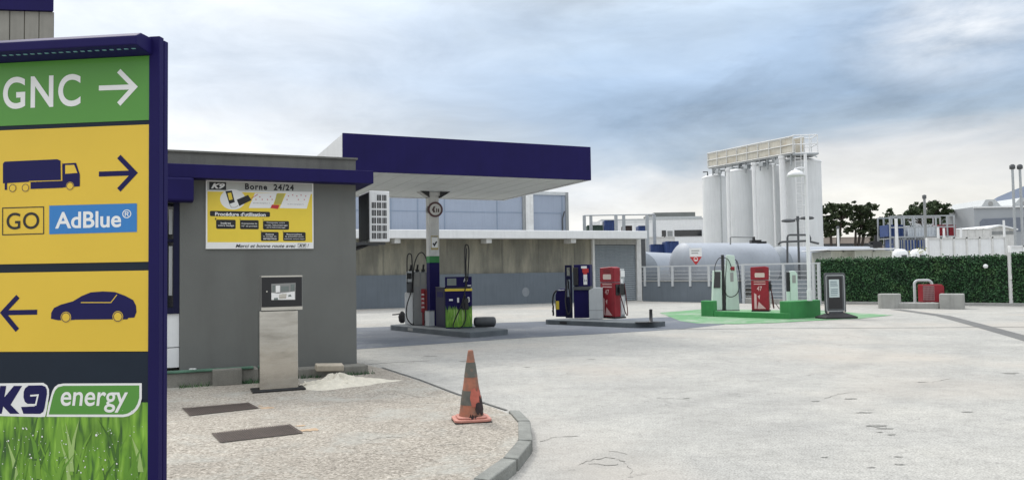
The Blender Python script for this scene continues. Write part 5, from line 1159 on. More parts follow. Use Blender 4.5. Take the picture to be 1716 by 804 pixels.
# ------------------------------------------------------------------ SILOS
sil = [(1198.5, 299, 79, 2.6, 1), (1241, 289, 74.6, 2.5, 2), (1286.5, 281.5, 72, 2.5, 3), (1343, 274, 69, 3.25, 4)]
sl_ = ['leftmost and farthest of the four white silos', 'second white silo from the left under the gangway', 'third white silo from the left between two white pipes', 'widest white silo on the right with the caged ladder']
for (px, py, Y, dia, n_), lb_ in zip(sil, sl_):
    q = atY(px, py, Y); r = dia/2; t = thing('silo', lb_, 'silo', (q.x, Y, 0), 0, 'white storage silos')
    b_ = MB(); prof = [(r, .0)]
    for i in range(1, 9): z_ = q.z*i/8; prof += [(r, z_-.03), (r*1.006, z_)]
    b_.lathe(prof, n=44); b_.build('shell', M['silo'], t)
    b_ = MB(); b_.lathe([(r*1.03, q.z+.003), (r*1.03, q.z+.12), (r*.7, q.z+.3), (.15, q.z+.5)], n=44); b_.build('roof', M['white'], t)
    b_ = MB(); b_.box(-.25, .05, -.4, -.1, q.z+.2, q.z+.9); b_.cyl((.45, -.3, q.z+.2), (.45, -.3, q.z+.75), .12); b_.tube([(.45, -.3, q.z+.7), (.9, -.3, q.z+.72), (1.3, -.3, q.z+.5)], .06); b_.build('roof_fitting', M['galv'], t)
    if n_ == 1: b_ = MB(); b_.tube([(-.9, -.5, q.z+.1), (-.9, -.5, q.z+.62), (-1.35, -.5, q.z+.6)], .07); b_.build('vent_elbow', M['grey_dk'], t)
for px, pt, Y, wd, lb_ in [(1219.5, 287, 73, .34, 'white vertical pipe between the first and second silo'), (1263, 277, 70, .36, 'white vertical pipe between the second and third silo'), (1310.5, 266, 68, .55, 'thick white vertical pipe left of the widest silo'), (1296, 280, 69.5, .16, 'thin white pipe running down the third silo'), (1207, 290, 75.5, .14, 'thin grey pipe running down the leftmost silo')]:
    q = atY(px, pt, Y); b_ = MB(); b_.cyl((0, 0, 0), (0, 0, q.z), wd/2, n=14); b_.cyl((0, 0, q.z), (0, 0, q.z+.25), wd/2+.05, n=14); o = b_.build('filling_pipe', M['white'] if wd > .15 else M['galv'], None); o.location = (q.x, Y, 0); tag(o, lb_, 'pipe', 'pipes beside the silos')
gw = thing('gangway', 'weathered white gangway with rusty mesh sides running across the silo tops', 'gangway', atY(1187, 282, 78))
gw.location.z = 0
g1b, g1t = atY(1187, 281, 78), atY(1187, 257.5, 78); g2b, g2t = atY(1330, 255.5, 66.5), atY(1330, 228.5, 66.5)
zb_, zt_g = (g1b.z+g2b.z)/2, (g1t.z+g2t.z)/2
gd = Vector((g2b.x-g1b.x, g2b.y-g1b.y, 0)); gl = gd.length; ga = math.atan2(gd.y, gd.x); gw.rotation_euler = (0, 0, ga)
zA_, zB_ = g1b.z, g2b.z; hA, hB = g1t.z-g1b.z, g2t.z-g2b.z
def gz(x, f_): return (zA_+(zB_-zA_)*x/gl) + f_*(hA+(hB-hA)*x/gl)
for yy, nm in ((0, 'side_panel'), (1.1, 'side_panel')):
    for i in range(8):
        xa, xb = gl*i/8+.04, gl*(i+1)/8-.04; b_ = MB(); vs = [(xa, yy, gz(xa, .08)), (xb, yy, gz(xb, .08)), (xb, yy, gz(xb, .95)), (xa, yy, gz(xa, .95))]; b_.add(vs+[(p[0], p[1]+.03, p[2]) for p in vs], [(0, 1, 2, 3), (7, 6, 5, 4), (0, 4, 5, 1), (1, 5, 6, 2), (2, 6, 7, 3), (3, 7, 4, 0)]); b_.build(nm, M['rustpanel'], gw)
b_ = MB()
for yy in (-.05, 1.15):
    for f_ in (0, .5, 1): b_.cyl((0, yy, gz(0, f_)), (gl, yy, gz(gl, f_)), .055, n=6)
    for i in range(9): x_ = gl*i/8; b_.cyl((x_, yy, gz(x_, 0)), (x_, yy, gz(x_, 1)), .05, n=6)
b_.build('handrail', M['white_dirty'], gw)
b_ = MB(); vs = [(0, 0, gz(0, 0)-.02), (gl, 0, gz(gl, 0)-.02), (gl, 1.1, gz(gl, 0)-.02), (0, 1.1, gz(0, 0)-.02)]; b_.add(vs+[(p[0], p[1], p[2]-.12) for p in vs], [(0, 1, 2, 3), (7, 6, 5, 4), (0, 4, 5, 1), (1, 5, 6, 2), (2, 6, 7, 3), (3, 7, 4, 0)]); b_.build('deck', M['galv'], gw)
b_ = MB()
for i in range(12): x_ = gl*(i+.5)/12; b_.box(x_-.05, x_+.05, .1, .2, gz(x_, 0)-(1.1 if i % 3 else .8), gz(x_, 0)-.13)
b_.tube([(0.5, .3, gz(.5, 0)-.5), (gl*.5, .3, gz(gl*.5, 0)-.45), (gl-.3, .3, gz(gl, 0)-.5)], .09)
for i in range(5): x_ = gl*(i+.7)/5.6; b_.box(x_-.3, x_+.25, -.1, .3, gz(x_, 0)-.75, gz(x_, 0)-.4)
b_.build('support', M['galv'], gw)
# end cage platform
ca_ = thing('platform_cage', 'railed end platform on top of the widest silo', 'platform', (atY(1350, 256, 66.5).x, 66.5, 0), R(-5))
k_ = 66.5/1300; xa, xb = -20*k_, 20*k_; z0_, z1_ = atY(1350, 256.5, 66.5).z, atY(1350, 226.5, 66.5).z
b_ = MB()
for yy in (0, 1.8):
    for z_ in (z0_, z0_+.5*(z1_-z0_), z1_): b_.cyl((xa, yy, z_), (xb, yy, z_), .045, n=6)
    for i in range(4): x_ = xa+(xb-xa)*i/3; b_.cyl((x_, yy, z0_), (x_, yy, z1_), .045, n=6)
for x_ in (xa, xb):
    for z_ in (z0_+.5*(z1_-z0_), z1_): b_.cyl((x_, 0, z_), (x_, 1.8, z_), .045, n=6)
b_.build('handrail', M['white'], ca_); b_ = MB(); b_.box(xa-.05, xb+.05, -.1, 1.9, z0_-.14, z0_-.02); b_.build('deck', M['galv'], ca_)
lad = thing('caged_ladder', 'white caged ladder climbing the front of the widest silo', 'ladder', (atY(1337, 256, 67).x, 67, 0), 0)
b_ = MB(); zT = z0_+1.1
for x_ in (-.25, .25): b_.cyl((x_, 0, 2.3), (x_, 0, zT), .035, n=6)
for i in range(30): z_ = 2.4+i*.3; b_.cyl((-.25, 0, z_), (.25, 0, z_), .02, n=5)
b_.build('ladder', M['white'], lad)
b_ = MB()
for i in range(9): z_ = 3.2+i*.95; b_.tube([(-.3, 0, z_), (-.38, -.35, z_), (0, -.7, z_), (.38, -.35, z_), (.3, 0, z_)], .02, 5)
for x_, y_ in ((-.38, -.35), (0, -.7), (.38, -.35)): b_.cyl((x_, y_, 3.2), (x_, y_, zT), .02, n=5)
b_.build('cage', M['white'], lad)

# ------------------------------------------------------------------ LEFT BACKGROUND: office block and pallet yard
oY = 120; q0 = atY(1040, 367, oY); q1 = atY(1182, 369, oY); s_ = oY/1300
ofb = thing('office_block', 'long white office block with dark window bands and grey rooftop box', 'building', (q0.x, oY, 0), R(0)); Wd_ = q1.x-q0.x
def oz(py): return atY(1110, py, oY).z
def ox(px): return atY(px, 390, oY).x-q0.x
b_ = MB(); b_.box(-3, Wd_+8, 0, 20, -.02, oz(368)); b_.build('wall', M['white'], ofb)
b_ = MB(); b_.box(-3.05, Wd_+8.05, -.05, 20, oz(368)+.01, oz(366)); b_.build('coping', M['grey_lt'], ofb)
for (a_, b__, p0, p1) in [(1109, 1116, 386, 396.5), (1130, 1176, 386, 396.5), (1118.5, 1127, 387, 396), (1062, 1100, 388, 396)]:
    b_ = MB(); b_.box(ox(a_), ox(b__), -.06, -.01, oz(p1), oz(p0)); w_o = b_.build('window_band', M['glass_dk'] if a_ != 1118.5 else M['grey'], ofb)
b_ = MB(); b_.box(ox(1101), ox(1171), 2, 12, oz(366)+.01, oz(354.5)); b_.build('rooftop_box', mat('roof_box', (.16, .17, .16), .8, var=.2, vscale=.4), ofb)
b_ = MB(); b_.box(ox(1085), ox(1177), .1, .25, oz(366)+.01, oz(363)); b_.build('roof_parapet', M['grey_lt'], ofb)
# frame posts
pY = 56
for i, (px, pt) in enumerate([(979, 361), (990, 360), (1032, 361), (1045, 361), (1084, 361), (1096, 360)]):
    q = atY(px, pt, pY+(i % 2)*3); b_ = MB(); b_.box(-.11, .11, -.11, .11, 0, q.z); b_.box(-.16, .16, -.16, .16, 0, .1); o = b_.build('frame_post', M['galv'], None); o.location = (q.x, q.y, 0)
    tag(o, 'grey steel post in the pallet yard, number %s from the shed roof end' % ('one', 'two', 'three', 'four', 'five', 'six')[i], 'post', 'steel posts in the pallet yard')
q = atY(979, 361, pY+1.5); q2 = atY(1097, 361, pY+1.5); b_ = MB(); b_.cyl((0, 0, 0), (q2.x-q.x, 0, 0), .05, n=6); o = b_.build('tie_cable', M['galv']); o.location = q; tag(o, 'thin steel cable joining the posts of the pallet yard', 'cable')
def crate(name, label, cat, x0, x1, p0, p1, Y, m, ribs=4, group=None, depth=1.6, rz=0.0, md=None):
    a = atY(x0, p1, Y); b = atY(x1, p0, Y); z0_ = a.z; h = b.z-a.z; w_ = b.x-a.x
    t = thing(name, label, cat, (a.x, Y, z0_), rz, group); b_ = MB(); b_.box(0, w_, 0, depth, 0, h); b_.build('body', m, t, bevel=.03)
    b_ = MB()
    for i in range(ribs+1): x_ = w_*i/ribs; b_.box(x_-.05, x_+.05, -.05, -.002, 0, h)
    b_.box(.051, w_-.051, -.05, -.003, h-.08, h); b_.build('rib', md or m, t); return t
crate('pallet_stack', 'stack of bright blue crates above the shed roof between two posts', 'crates', 1014, 1032, 369, 390, 60, M['crate_blue'], 3, None)
crate('pallet_stack', 'upright blue crate above the shed roof further right', 'crates', 1071, 1084, 378, 394, 60, M['crate_blue'], 2)
crate('green_bin', 'dark green container at the left end of the pallet yard', 'container', 985, 1009, 377, 390, 60, mat('dark_green', (.03, .06, .045), .6), 3)
crate('white_panel_stack', 'white sheeted load between the blue crates', 'load', 1010, 1014, 369, 392, 61, M['white'], 1)
crate('dark_bin', 'dark brown bin between posts of the pallet yard', 'container', 1046, 1058, 378, 392, 60, mat('brown_bin', (.05, .035, .03), .7), 2)
crate('site_wall', 'long pale wall behind the pallet yard', 'wall', 1000, 1130, 396, 450, 70, M['white_dirty'], 8, depth=.3)
crate('site_hut', 'pale flat-roofed hut behind the pallet yard posts', 'hut', 995, 1100, 370, 450, 95, M['white'], 6, depth=8)
crate('blue_container', 'dark blue container with vents left of the taller one', 'container', 1092, 1117, 409, 440, 58, M['crate_blue'], 4)
crate('blue_container', 'taller dark blue container with a white notice behind the tanks', 'container', 1117, 1136, 404, 440, 57, M['crate_blue'], 3)
crate('blue_container', 'low dark container to the right behind the grey-ended tank', 'container', 1136, 1152, 411, 440, 58, M['navy_dk'], 3)
# ------------------------------------------------------------------ TREES
def leaves(mb, c, rad, n, ls, rs, flat_=.8):
    for i in range(n):
        while True:
            v = Vector((rs.uniform(-1, 1), rs.uniform(-1, 1), rs.uniform(-1, 1)))
            if v.length < 1: break
        v = Vector((rs.gauss(0, .5), rs.gauss(0, .5), rs.gauss(0, .42))); p = c+Vector((v.x*rad, v.y*rad, v.z*rad*flat_)); a = Vector((rs.gauss(0, 1), rs.gauss(0, 1), rs.gauss(0, 1))).normalized(); b = a.orthogonal().normalized(); c_ = a.cross(b); s_ = ls*rs.uniform(.5, 1.3)
        mb.add([p-b*s_, p+c_*s_*.6, p+b*s_, p-c_*s_*.6], [(0, 1, 2, 3)])
def tree(name, label, base, Y, clumps, trunk_r, lm, ls=.2, dens=1.0, seed=1, group=None, cat='tree', forks=None):
    rs = random.Random(seed); b0 = atY(base[0], base[1], Y); t = thing(name, label, cat, (b0.x, Y, 0), 0, group); k_ = Y/1300
    tr = MB(); cr_ = MB(); fork = [atY(f[0], f[1], Y) for f in forks]
    B = Vector((b0.x, Y, 0))
    for f in fork:
        m_ = B.lerp(f, .55)+Vector((rs.uniform(-.2, .2), 0, 0)); pts = bez([B, m_, f], 8)
        for i in range(len(pts)-1): r0 = trunk_r*(1-.55*i/len(pts)); r1 = trunk_r*(1-.55*(i+1)/len(pts)); tr.cyl(pts[i], pts[i+1], r0, r1, 8, False)
    for (px, py, rp) in clumps:
        c = atY(px, py, Y+rs.uniform(-1.0, 1.0)*rp*k_); f = min(fork, key=lambda q: (q-c).length)
        pts = bez([f, f.lerp(c, .5)+Vector((rs.uniform(-.3, .3), rs.uniform(-.3, .3), rs.uniform(-.1, .3))), c], 6)
        for i in range(len(pts)-1): tr.cyl(pts[i], pts[i+1], trunk_r*(.35-.04*i), trunk_r*(.31-.04*i), 6, False)
        R_ = rp*k_
        for j in range(11):
            c2 = c+Vector((rs.gauss(0, .55), rs.gauss(0, .6), rs.gauss(0, .42)))*R_
            leaves(cr_, c2, R_*rs.uniform(.22, .55), int(30*dens*(R_**1.4+.3)), ls, rs)
    tr.build('trunk', M['bark'], t, world=True); cr_.build('crown', lm, t, world=True); return t
gt_ = 'trees behind the yard'
tree('pine_tree', 'dark open-crowned tree just right of the widest silo', (1398, 412), 90, [(1382, 352, 7), (1392, 347, 8), (1404, 350, 9), (1384, 366, 9), (1397, 362, 9), (1412, 360, 8), (1420, 347, 7), (1424, 355, 5), (1380, 382, 9), (1393, 378, 9), (1408, 376, 8), (1388, 393, 8), (1402, 390, 7), (1378, 374, 7)], .24, M['leaf_dark'], .17, 2.6, 3, gt_, forks=[(1392, 385), (1404, 388), (1410, 370)])
tree('pine_tree', 'dark umbrella-like tree with leaning trunk, second right of the silos', (1434, 412), 92, [(1436, 347, 8), (1447, 350, 9), (1460, 348, 8), (1431, 358, 8), (1443, 362, 9), (1457, 360, 6), (1440, 375, 9), (1428, 379, 6), (1452, 377, 9), (1462, 374, 8), (1420, 386, 6), (1448, 388, 6)], .24, M['leaf_dark'], .17, 2.6, 4, gt_, forks=[(1434, 385), (1443, 378), (1452, 370)])
tree('bushy_tree', 'low dark bushy tree touching the leaning tree on its right', (1468, 414), 93, [(1464, 372, 9), (1474, 376, 10), (1470, 388, 11), (1462, 392, 8), (1478, 390, 9), (1472, 402, 9)], .2, M['leaf_dark'], .18, 2.2, 5, gt_, forks=[(1468, 395)])
tree('conifer_tree', 'greener slender tree left of the grey mast', (1492, 412), 98, [(1491, 352, 3), (1491, 359, 5), (1484, 366, 6), (1497, 368, 7), (1490, 378, 9), (1504, 379, 8), (1486, 390, 9), (1500, 392, 9), (1511, 372, 6)], .2, M['leaf_mid'], .15, 2.0, 6, gt_, forks=[(1491, 385)])
tree('broad_tree', 'broad rounded green tree crossed by the grey mast', (1556, 410), 110, [(1526, 356, 8), (1538, 350, 9), (1552, 345, 10), (1566, 342, 10), (1578, 347, 9), (1586, 355, 8), (1532, 362, 8), (1548, 358, 11), (1564, 356, 11), (1578, 360, 9), (1518, 364, 6), (1508, 366, 6), (1555, 368, 10), (1572, 370, 8)], .3, M['leaf_mid'], .18, 2.4, 7, gt_, forks=[(1545, 375), (1565, 372)])
tree('bushy_tree', 'small dark bush showing between the two rack decks', (1512, 415), 96, [(1508, 378, 7), (1516, 372, 6), (1520, 380, 7)], .2, M['leaf_dark'], .2, 1, 8, gt_, forks=[(1512, 388)])

# ------------------------------------------------------------------ RIGHT BACKGROUND
def post(name, label, px, pt, Y, r, m, cat='pole', group=None, head=None):
    q = atY(px, pt, Y); t = thing(name, label, cat, (q.x, Y, 0), 0, group); b_ = MB(); b_.cyl((0, 0, 0), (0, 0, q.z), r, r*.8, 10); b_.build('pole', m, t)
    b_ = MB(); b_.cyl((0, 0, 0), (0, 0, .25), r*1.6, r*1.4, 10); b_.build('foot', m, t)
    if head: b_ = MB(); b_.lathe(head, (0, 0, q.z), 14); b_.build('head', M['grey_dk'], t)
    return t
post('pole', 'thin white pole standing in front of the two dark trees', 1404, 383, 60, .10, M['white'], head=[(.12, 0), (.12, .15), (.02, .2)])
post('pole', 'white pole at the left edge of the storage rack', 1501.5, 366, 62, .14, M['white'], head=[(.10, 0), (.10, .1), (.02, .12)])
post('mast', 'tall grey mast rising in front of the broad green tree', 1549, 333, 58, .11, M['grey'], 'mast', head=[(.14, 0), (.15, .25), (.05, .3)])
post('lamp_mast', 'left of the twin tall grey masts with a dark bulb head', 1696.5, 283, 60, .11, M['galv'], 'lamp mast', 'twin grey lamp masts', [(.10, -.05), (.20, .0), (.20, .25), (.1, .35)])
post('lamp_mast', 'right of the twin tall grey masts with a dark bulb head', 1709, 283, 60, .11, M['galv'], 'lamp mast', 'twin grey lamp masts', [(.10, -.05), (.20, .0), (.20, .25), (.1, .35)])
for i, (px, pt) in enumerate([(1572, 381), (1581.5, 382), (1610, 382), (1682, 369)]):
    post('short_pole', ['slim white pole beside the red containers on their left', 'slim white pole in front of the red containers', 'slim white pole right of the red containers', 'taller slim white pole near the right end of the white wall'][i], px, pt, 55, .09, M['white'], 'pole', 'slim white poles behind the white wall')
# storage rack
rY = 74
rk = thing('storage_rack', 'two-deck steel rack with meshed top behind the tank yard', 'rack', (atY(1490, 400, rY).x, rY, 0))
def rx(px): return atY(px, 400, rY).x-rk.location.x
def rzz(py): return atY(1545, py, rY).z
b_ = MB()
for px in (1492, 1502, 1516, 1533.5, 1552, 1569.5, 1588, 1600): 
    for yy in (0, 2.4): b_.box(rx(px)-.06, rx(px)+.06, yy-.05, yy+.05, 0, rzz(362))
b_.build('upright', M['galv'], rk)
b_ = MB()
for py in (362, 380.5, 396.5, 408.5):
    for yy in (0, 2.4): b_.box(rx(1492), rx(1600), yy-.09, yy-.05, rzz(py)-.06, rzz(py)+.06)
b_.build('beam', M['galv'], rk)
b_ = MB(); b_.box(rx(1492), rx(1600), -.02, 2.38, rzz(397)-.12, rzz(397)-.07); b_.build('deck', M['grey_lt'], rk)
for x0c, x1c, lb_, m_, nm_ in [(1489, 1501, 'narrow blue crate at the left end of the upper rack deck', M['crate_blue'], 'blue_crate'), (1502.5, 1515, 'wider blue crate on the upper rack deck', M['crate_blue'], 'blue_crate'),
    (1522, 1533, 'left white tank of three on the upper rack deck', M['crate_white'], 'white_tank'), (1535, 1550, 'middle white tank on the upper rack deck behind the mast', M['crate_white'], 'white_tank'), (1552, 1567, 'right white tank on the upper rack deck', M['crate_white'], 'white_tank'),
    (1573, 1588, 'left red container on the upper rack deck', M['red'], 'red_container'), (1589, 1600, 'right red container on the upper rack deck', M['red'], 'red_container')]:
    crate(nm_, lb_, 'container', x0c, x1c, 378 if 'white' in nm_ else 376.5, 396.2, rY+.4, m_, 3, 'containers on the rack', 1.8)
for x0c, x1c, lb_ in [(1499, 1514, 'left dark blue crate on the lower rack deck'), (1516, 1536, 'middle dark blue crate on the lower rack deck'), (1537, 1556, 'right dark blue crate on the lower rack deck')]:
    crate('dark_blue_crate', lb_, 'crate', x0c, x1c, 400, 419, rY-.3, M['crate_blue'], 4, 'dark blue crates under the rack', 1.8, md=M['grey'])
# white yard wall and boxes
crate('white_wall', 'long white panelled wall right of the rack', 'wall', 1556.5, 1684, 396.5, 446, 46, M['white'], 6, depth=.3, md=M['white_dirty'])
crate('white_barrier', 'lower white barrier at the far right beside the twin masts', 'wall', 1695, 1800, 410, 446, 45, M['white'], 5, depth=.3)
crate('white_container', 'pale cream boxy container behind the left part of the hedge', 'container', 1394.5, 1432, 420, 450, 44, mat('cream_box', (.56, .57, .50), .6, var=.06, grime=.3), 2, depth=3, rz=0)
crate('white_container', 'longer pale cream container right of the narrower one', 'container', 1434, 1494, 419, 450, 43.5, mat('cream_box_b', (.56, .57, .50), .6, var=.06, grime=.3), 2, depth=3)
crate('container_roof', 'white flat canopy over the two cream containers', 'roof', 1388, 1498, 415.5, 419, 43, M['white'], 1, depth=4)
b0 = atY(1468, 407, 50); b_ = MB(); b_.box(-.3, .3, -.2, .2, -.3, .1); b_.cyl((0, 0, .1), (0, 0, .5), .1); b_.box(-.45, -.3, -.1, .1, -.1, .05); o = b_.build('roof_vent', M['black']); o.location = b0; tag(o, 'small dark vent unit on the white flat roof below the bushy tree', 'vent')
for px, wd, lb_, c_ in [(1508, 25, 'rounded white tank just left of the yellow-topped one', None), (1538, 26, 'rounded white tank with yellow foliage-like netting', 1)]:
    q = atY(px, 418, 42); r = wd/2*42/1300; t = thing('small_tank', lb_, 'tank', (q.x, 42, 0), 0, 'small rounded white tanks behind the hedge'); b_ = MB(); b_.lathe([(r, 0), (r, q.z-.35), (r*.9, q.z-.12), (r*.6, q.z), (.1, q.z+.03)], n=24); b_.build('shell', M['white'], t)
    b_ = MB(); b_.box(-.12, .16, -r-.02, -r+.1, q.z-.5, q.z-.3); b_.build('stencil', M['grey_dk'], t)
    if c_:
        b_ = MB(); rs = random.Random(4)
        leaves(b_, Vector((0, -r*.6, q.z-.15)), .35, 60, .05, rs); tag(b_.build('netting', mat('yellow_green', (.35, .34, .05), .7), t), kind='stuff')
# right industrial buildings
gY = 130
gh = thing('grey_hall', 'long grey hall with sloping roof behind the red containers', 'building', (atY(1590, 400, gY).x, gY, 0)); gx0 = gh.location.x
def bx_(px, Y=gY): return atY(px, 400, Y).x-gx0
def bz_(px, py, Y=gY): return atY(px, py, Y).z
b_ = MB(); b_.prism([(bx_(1588), 0), (bx_(1640), 0), (bx_(1640), bz_(1637, 351)), (bx_(1612), bz_(1612, 357)), (bx_(1588), bz_(1588, 364))], 0, 25, 'y'); b_.build('wall', M['roof_grey'], gh)
b_ = MB()
for i in range(6): x_ = bx_(1595+i*7); b_.box(x_-.12, x_+.12, -.1, -.01, 0, bz_(1600, 368)-.5)
b_.build('wall_rib', M['grey_dk'], gh)
wY = 105
wh_ = thing('gabled_hall', 'large white hall with small roof gables and grey vaulted opening', 'building', (atY(1634, 400, wY).x, wY, 0)); wx0 = wh_.location.x
def vx(px): return atY(px, 400, wY).x-wx0
def vz(px, py): return atY(px, py, wY).z
b_ = MB(); b_.box(vx(1634), vx(1800), 0, 30, -.02, vz(1680, 346)); b_.build('wall', mat('pale_grey_wall', (.33, .35, .37), .7, var=.06, vscale=.2), wh_)
b_ = MB()
for pa_, pm, pb__, pt in ((1648, 1664, 1682, 334), (1700, 1722, 1744, 332)): b_.prism([(vx(pa_), vz(1664, 346)+.01), (vx(pb__), vz(1664, 346)+.01), (vx(pm+8), vz(1664, pt)), (vx(pm-8), vz(1664, pt))], .2, 8, 'y')
b_.build('roof_gable', M['grey_lt'], wh_)
b_ = MB()
for pm in (1664, 1722): p_ = circ(vx(pm), vz(1664, 341.5), .35, 14); fpoly(b_, p_, .18)
b_.build('gable_light', M['grey_print'], wh_)
b_ = MB(); b_.prism([(vx(1643), vz(1650, 388)), (vx(1643), vz(1650, 372)), (vx(1648), vz(1650, 367)), (vx(1800), vz(1700, 362)), (vx(1800), vz(1700, 388))], -.1, -.01, 'y'); b_.build('opening', mat('slate_opening', (.15, .17, .21), .6), wh_)
b_ = MB(); b_.box(vx(1634)-.1, vx(1800), -.25, -.01, vz(1680, 348), vz(1680, 345.5)); b_.build('cornice', M['white'], wh_)
lh = thing('low_gabled_shed', 'low pale shed with shallow pitched roof in front of the white hall', 'building', (atY(1655, 400, 85).x, 85, 0)); kx = 85/1300
b_ = MB(); b_.prism([(0, 0), (48*kx, 0), (48*kx, atY(1690, 386, 85).z), (20*kx, atY(1670, 379.5, 85).z), (0, atY(1655, 384, 85).z)], 0, 10, 'y'); b_.build('wall', M['white_dirty'], lh)
b_ = MB(); za_, zb__, zc2 = atY(1655, 384, 85).z, atY(1670, 379.5, 85).z, atY(1690, 386, 85).z
b_.prism([(-1*kx, za_+.01), (20*kx, zb__+.01), (49*kx, zc2+.01), (49*kx, zc2+.15), (20*kx, zb__+.2), (-1*kx, za_+.15)], -.3, 10, 'y'); b_.build('roof', M['white'], lh)
b_ = MB(); b_.box(2*kx, 46*kx, -.05, -.01, atY(1670, 393, 85).z, atY(1670, 387.5, 85).z); b_.build('opening', M['grey'], lh)
crate('low_white_shed', 'long low pale building behind the slim white poles', 'building', 1600, 1660, 383, 440, 80, M['white_dirty'], 5, depth=8)
crate('brown_roof_shed', 'long low pale building with brownish wall behind the two dark trees', 'building', 1370, 1500, 396, 440, 120, mat('dusty_wall', (.36, .31, .27), .9), 6, depth=8)
crate('dark_plant', 'low dark machinery line beneath the dark trees', 'machinery', 1380, 1470, 407, 440, 100, M['grey_dk'], 9, depth=3)

# ------------------------------------------------------------------ HEDGE FENCES
ha_, hb_ = G(1368, 508.5), G(1690, 512); hd_ = hb_-ha_; HA = math.atan2(hd_.y, hd_.x); Hh = Pl((ha_.x, ha_.y, 0), HA)
def hedge(label, x0, x1, zt, seed):
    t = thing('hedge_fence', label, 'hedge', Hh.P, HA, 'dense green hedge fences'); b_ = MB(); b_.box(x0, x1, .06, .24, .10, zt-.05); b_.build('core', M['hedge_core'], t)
    rs = random.Random(seed); b_ = MB(); n = int((x1-x0)*zt*750)
    for i in range(n):
        f_ = rs.random()
        x = rs.uniform(x0, x1); z_ = rs.uniform(.12, zt); y = rs.gauss(.03, .03)
        if f_ > .90: y = rs.uniform(0, .3); z_ = zt+rs.gauss(-.02, .045)
        a = Vector((rs.gauss(0, .8), -1+rs.gauss(0, .6), rs.gauss(.2, .8))).normalized(); b = a.orthogonal().normalized(); c_ = a.cross(b); th = rs.uniform(0, 6.28); b, c_ = b*math.cos(th)+c_*math.sin(th), c_*math.cos(th)-b*math.sin(th); s_ = rs.uniform(.03, .06)
        p = Vector((x, y, z_)); b_.add([p-b*s_, p+c_*s_*.6, p+b*s_, p-c_*s_*.6], [(0, 1, 2, 3)])
    b_.build('foliage', M['leaf_hedge'], t); return t
hx1 = Hh.x(1689, 470); hz_ = Hh.z(1540, 431.5)
hedge('long clipped dark green hedge panel running behind the concrete blocks', 0, hx1, hz_, 11)
hedge('short clipped dark green hedge panel cut by the right edge of the photo', Hh.x(1696, 470), Hh.x(1800, 470), Hh.z(1705, 425.5), 12)
b_ = MB(); x_ = Hh.x(1692.8, 470); b_.cyl((x_, -.02, 0), (x_, -.02, Hh.z(1692, 423)), .06, n=12); b_.box(x_-.1, x_+.1, -.1, .06, 0, .03); b_.box(x_-.03, x_+.07, -.10, -.04, 1.05, 1.2); o = b_.build('hedge_post', M['white_dirty']); o.location = Hh.P; o.rotation_euler = (0, 0, HA); tag(o, 'white round post between the two hedge panels', 'post')
q = Hh.uv(1652, 446); b_ = MB(); b_.lathe([(.05, 0), (.09, .02), (.09, .05), (.03, .07)], (q[0], -.06, q[1]), 14, (0, -1, 0)); o = b_.build('white_disc', M['white']); o.location = Hh.P; o.rotation_euler = (0, 0, HA); tag(o, 'small white round plate stuck in the hedge near its right end', 'plate')
b_ = MB(); b_.box(-.1, Hh.x(1800, 500), -.12, .35, -.02, .11); o = b_.build('hedge_kerb', M['conc'], None, bevel=.02); o.location = Hh.P; o.rotation_euler = (0, 0, HA); tag(o, 'long pale concrete kerb under the hedge panels', 'kerb')
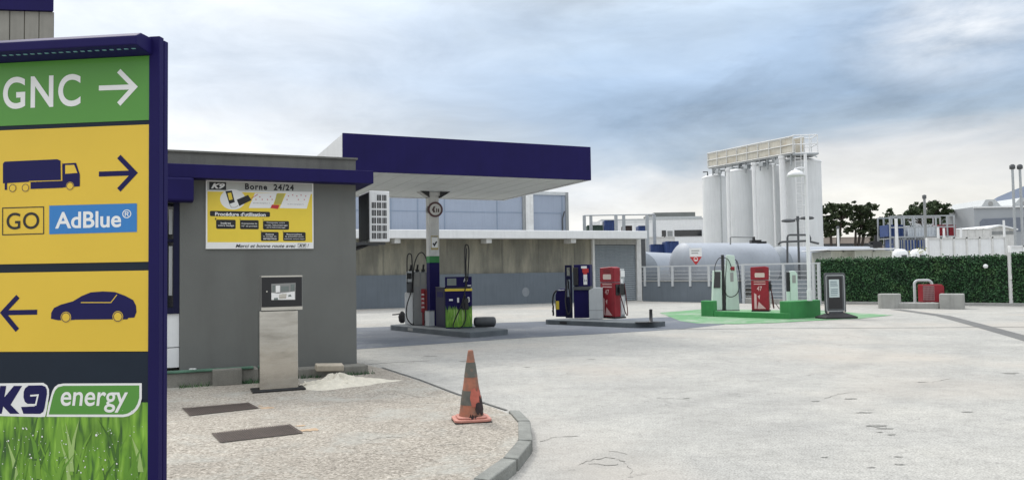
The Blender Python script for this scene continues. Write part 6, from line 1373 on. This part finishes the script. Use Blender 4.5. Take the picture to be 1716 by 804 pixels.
# concrete blocks, slab, hoop and red cabinet in front of the hedge
ba, bb_ = G(1470, 516.5), G(1616, 518); bd_ = bb_-ba; BA = math.atan2(bd_.y, bd_.x); Bk = Pl((ba.x, ba.y, 0), BA); bxx = lambda px: Bk.x(px, 505)
for x0p, x1p, ptop, lb_, rr in ((1470, 1508, 492.5, 'left rounded concrete block in front of the hedge', .14), (1574, 1616, 492.5, 'right squarer concrete block beside the red cabinet', .04)):
    t = thing('barrier_block', lb_, 'concrete block', Bk.P, BA, 'concrete blocks before the hedge'); b_ = MB(); h = Bk.z((x0p+x1p)/2, ptop)
    b_.prism(rrect(bxx(x0p), 0, bxx(x1p), .75, rr+.1), -.02, h, 'z') if rr > .1 else b_.box(bxx(x0p), bxx(x1p), 0, .7, -.02, h); b_.build('block', M['conc'], t, bevel=.03)
b_ = MB(); b_.box(bxx(1482), bxx(1573), .1, .6, -.02, Bk.z(1530, 507.5)); o = b_.build('concrete_slab', M['conc'], None, bevel=.03); o.location = Bk.P; o.rotation_euler = (0, 0, BA); tag(o, 'low concrete slab joining the two blocks before the hedge', 'slab')
q = G(1533.5, 508.5, .1); k_ = q.y/1300; hp = thing('guard_hoop', 'pale grey tubular guard hoop in front of the hedge beside the red cabinet', 'guard rail', (q.x, q.y, .0), R(-10)); hH = 1.05
hw = 27*k_; b_ = MB(); b_.tube([(0, 0, 0), (0, 0, hH-.16)]+[(.16-.16*math.cos(R(a)), 0, hH-.16+.16*math.sin(R(a))) for a in (15, 35, 55, 75, 90)]+[(hw-.16+.16*math.sin(R(a)), 0, hH-.16+.16*math.cos(R(a))) for a in (0, 15, 35, 55, 75)]+[(hw, 0, hH-.16), (hw, 0, 0)], .055, 12); b_.build('tube', M['grey_lt'], hp)
q = G(1566, 514, .06); d = Dev('fire_cabinet', 'red fire equipment cabinet with meshed front on the slab before the hedge', 'fire cabinet', 1565, 513, .05, R(-8))
xw = d.x; zz = d.z
d.part('body', M['red'], [(xw(1546.5), xw(1580), 0, .5, zz(506), zz(476.5))], bevel=.02)
b_ = MB(); b_.prism([(xw(1580)+.002, zz(504)), (xw(1583), zz(500)), (xw(1583), zz(480)), (xw(1580)+.002, zz(477))], .02, .48, 'y'); b_.build('side_bulge', M['red'], d.t)
d.part('leg', M['red_dk'], [(xw(1549), xw(1552), .05, .45, -.0, zz(506)-.002), (xw(1575), xw(1578), .05, .45, -.0, zz(506)-.002)], bevel=0)
b_ = MB(); xa, xb, za_, zb__ = xw(1547.5), xw(1565.5), zz(503), zz(479)
for i in range(9): x_ = xa+(xb-xa)*i/8; b_.box(x_-.008, x_+.008, -.02, -.012, za_, zb__)
for i in range(9): z_ = za_+(zb__-za_)*i/8; b_.box(xa, xb, -.03, -.021, z_-.008, z_+.008)
b_.build('mesh_grille', mat('grille_grey_red', (.35, .22, .22), .5), d.t)
b_ = MB(); b_.box(xa, xb, -.011, -.001, za_, zb__); b_.build('grille_back', M['red_dk'], d.t)
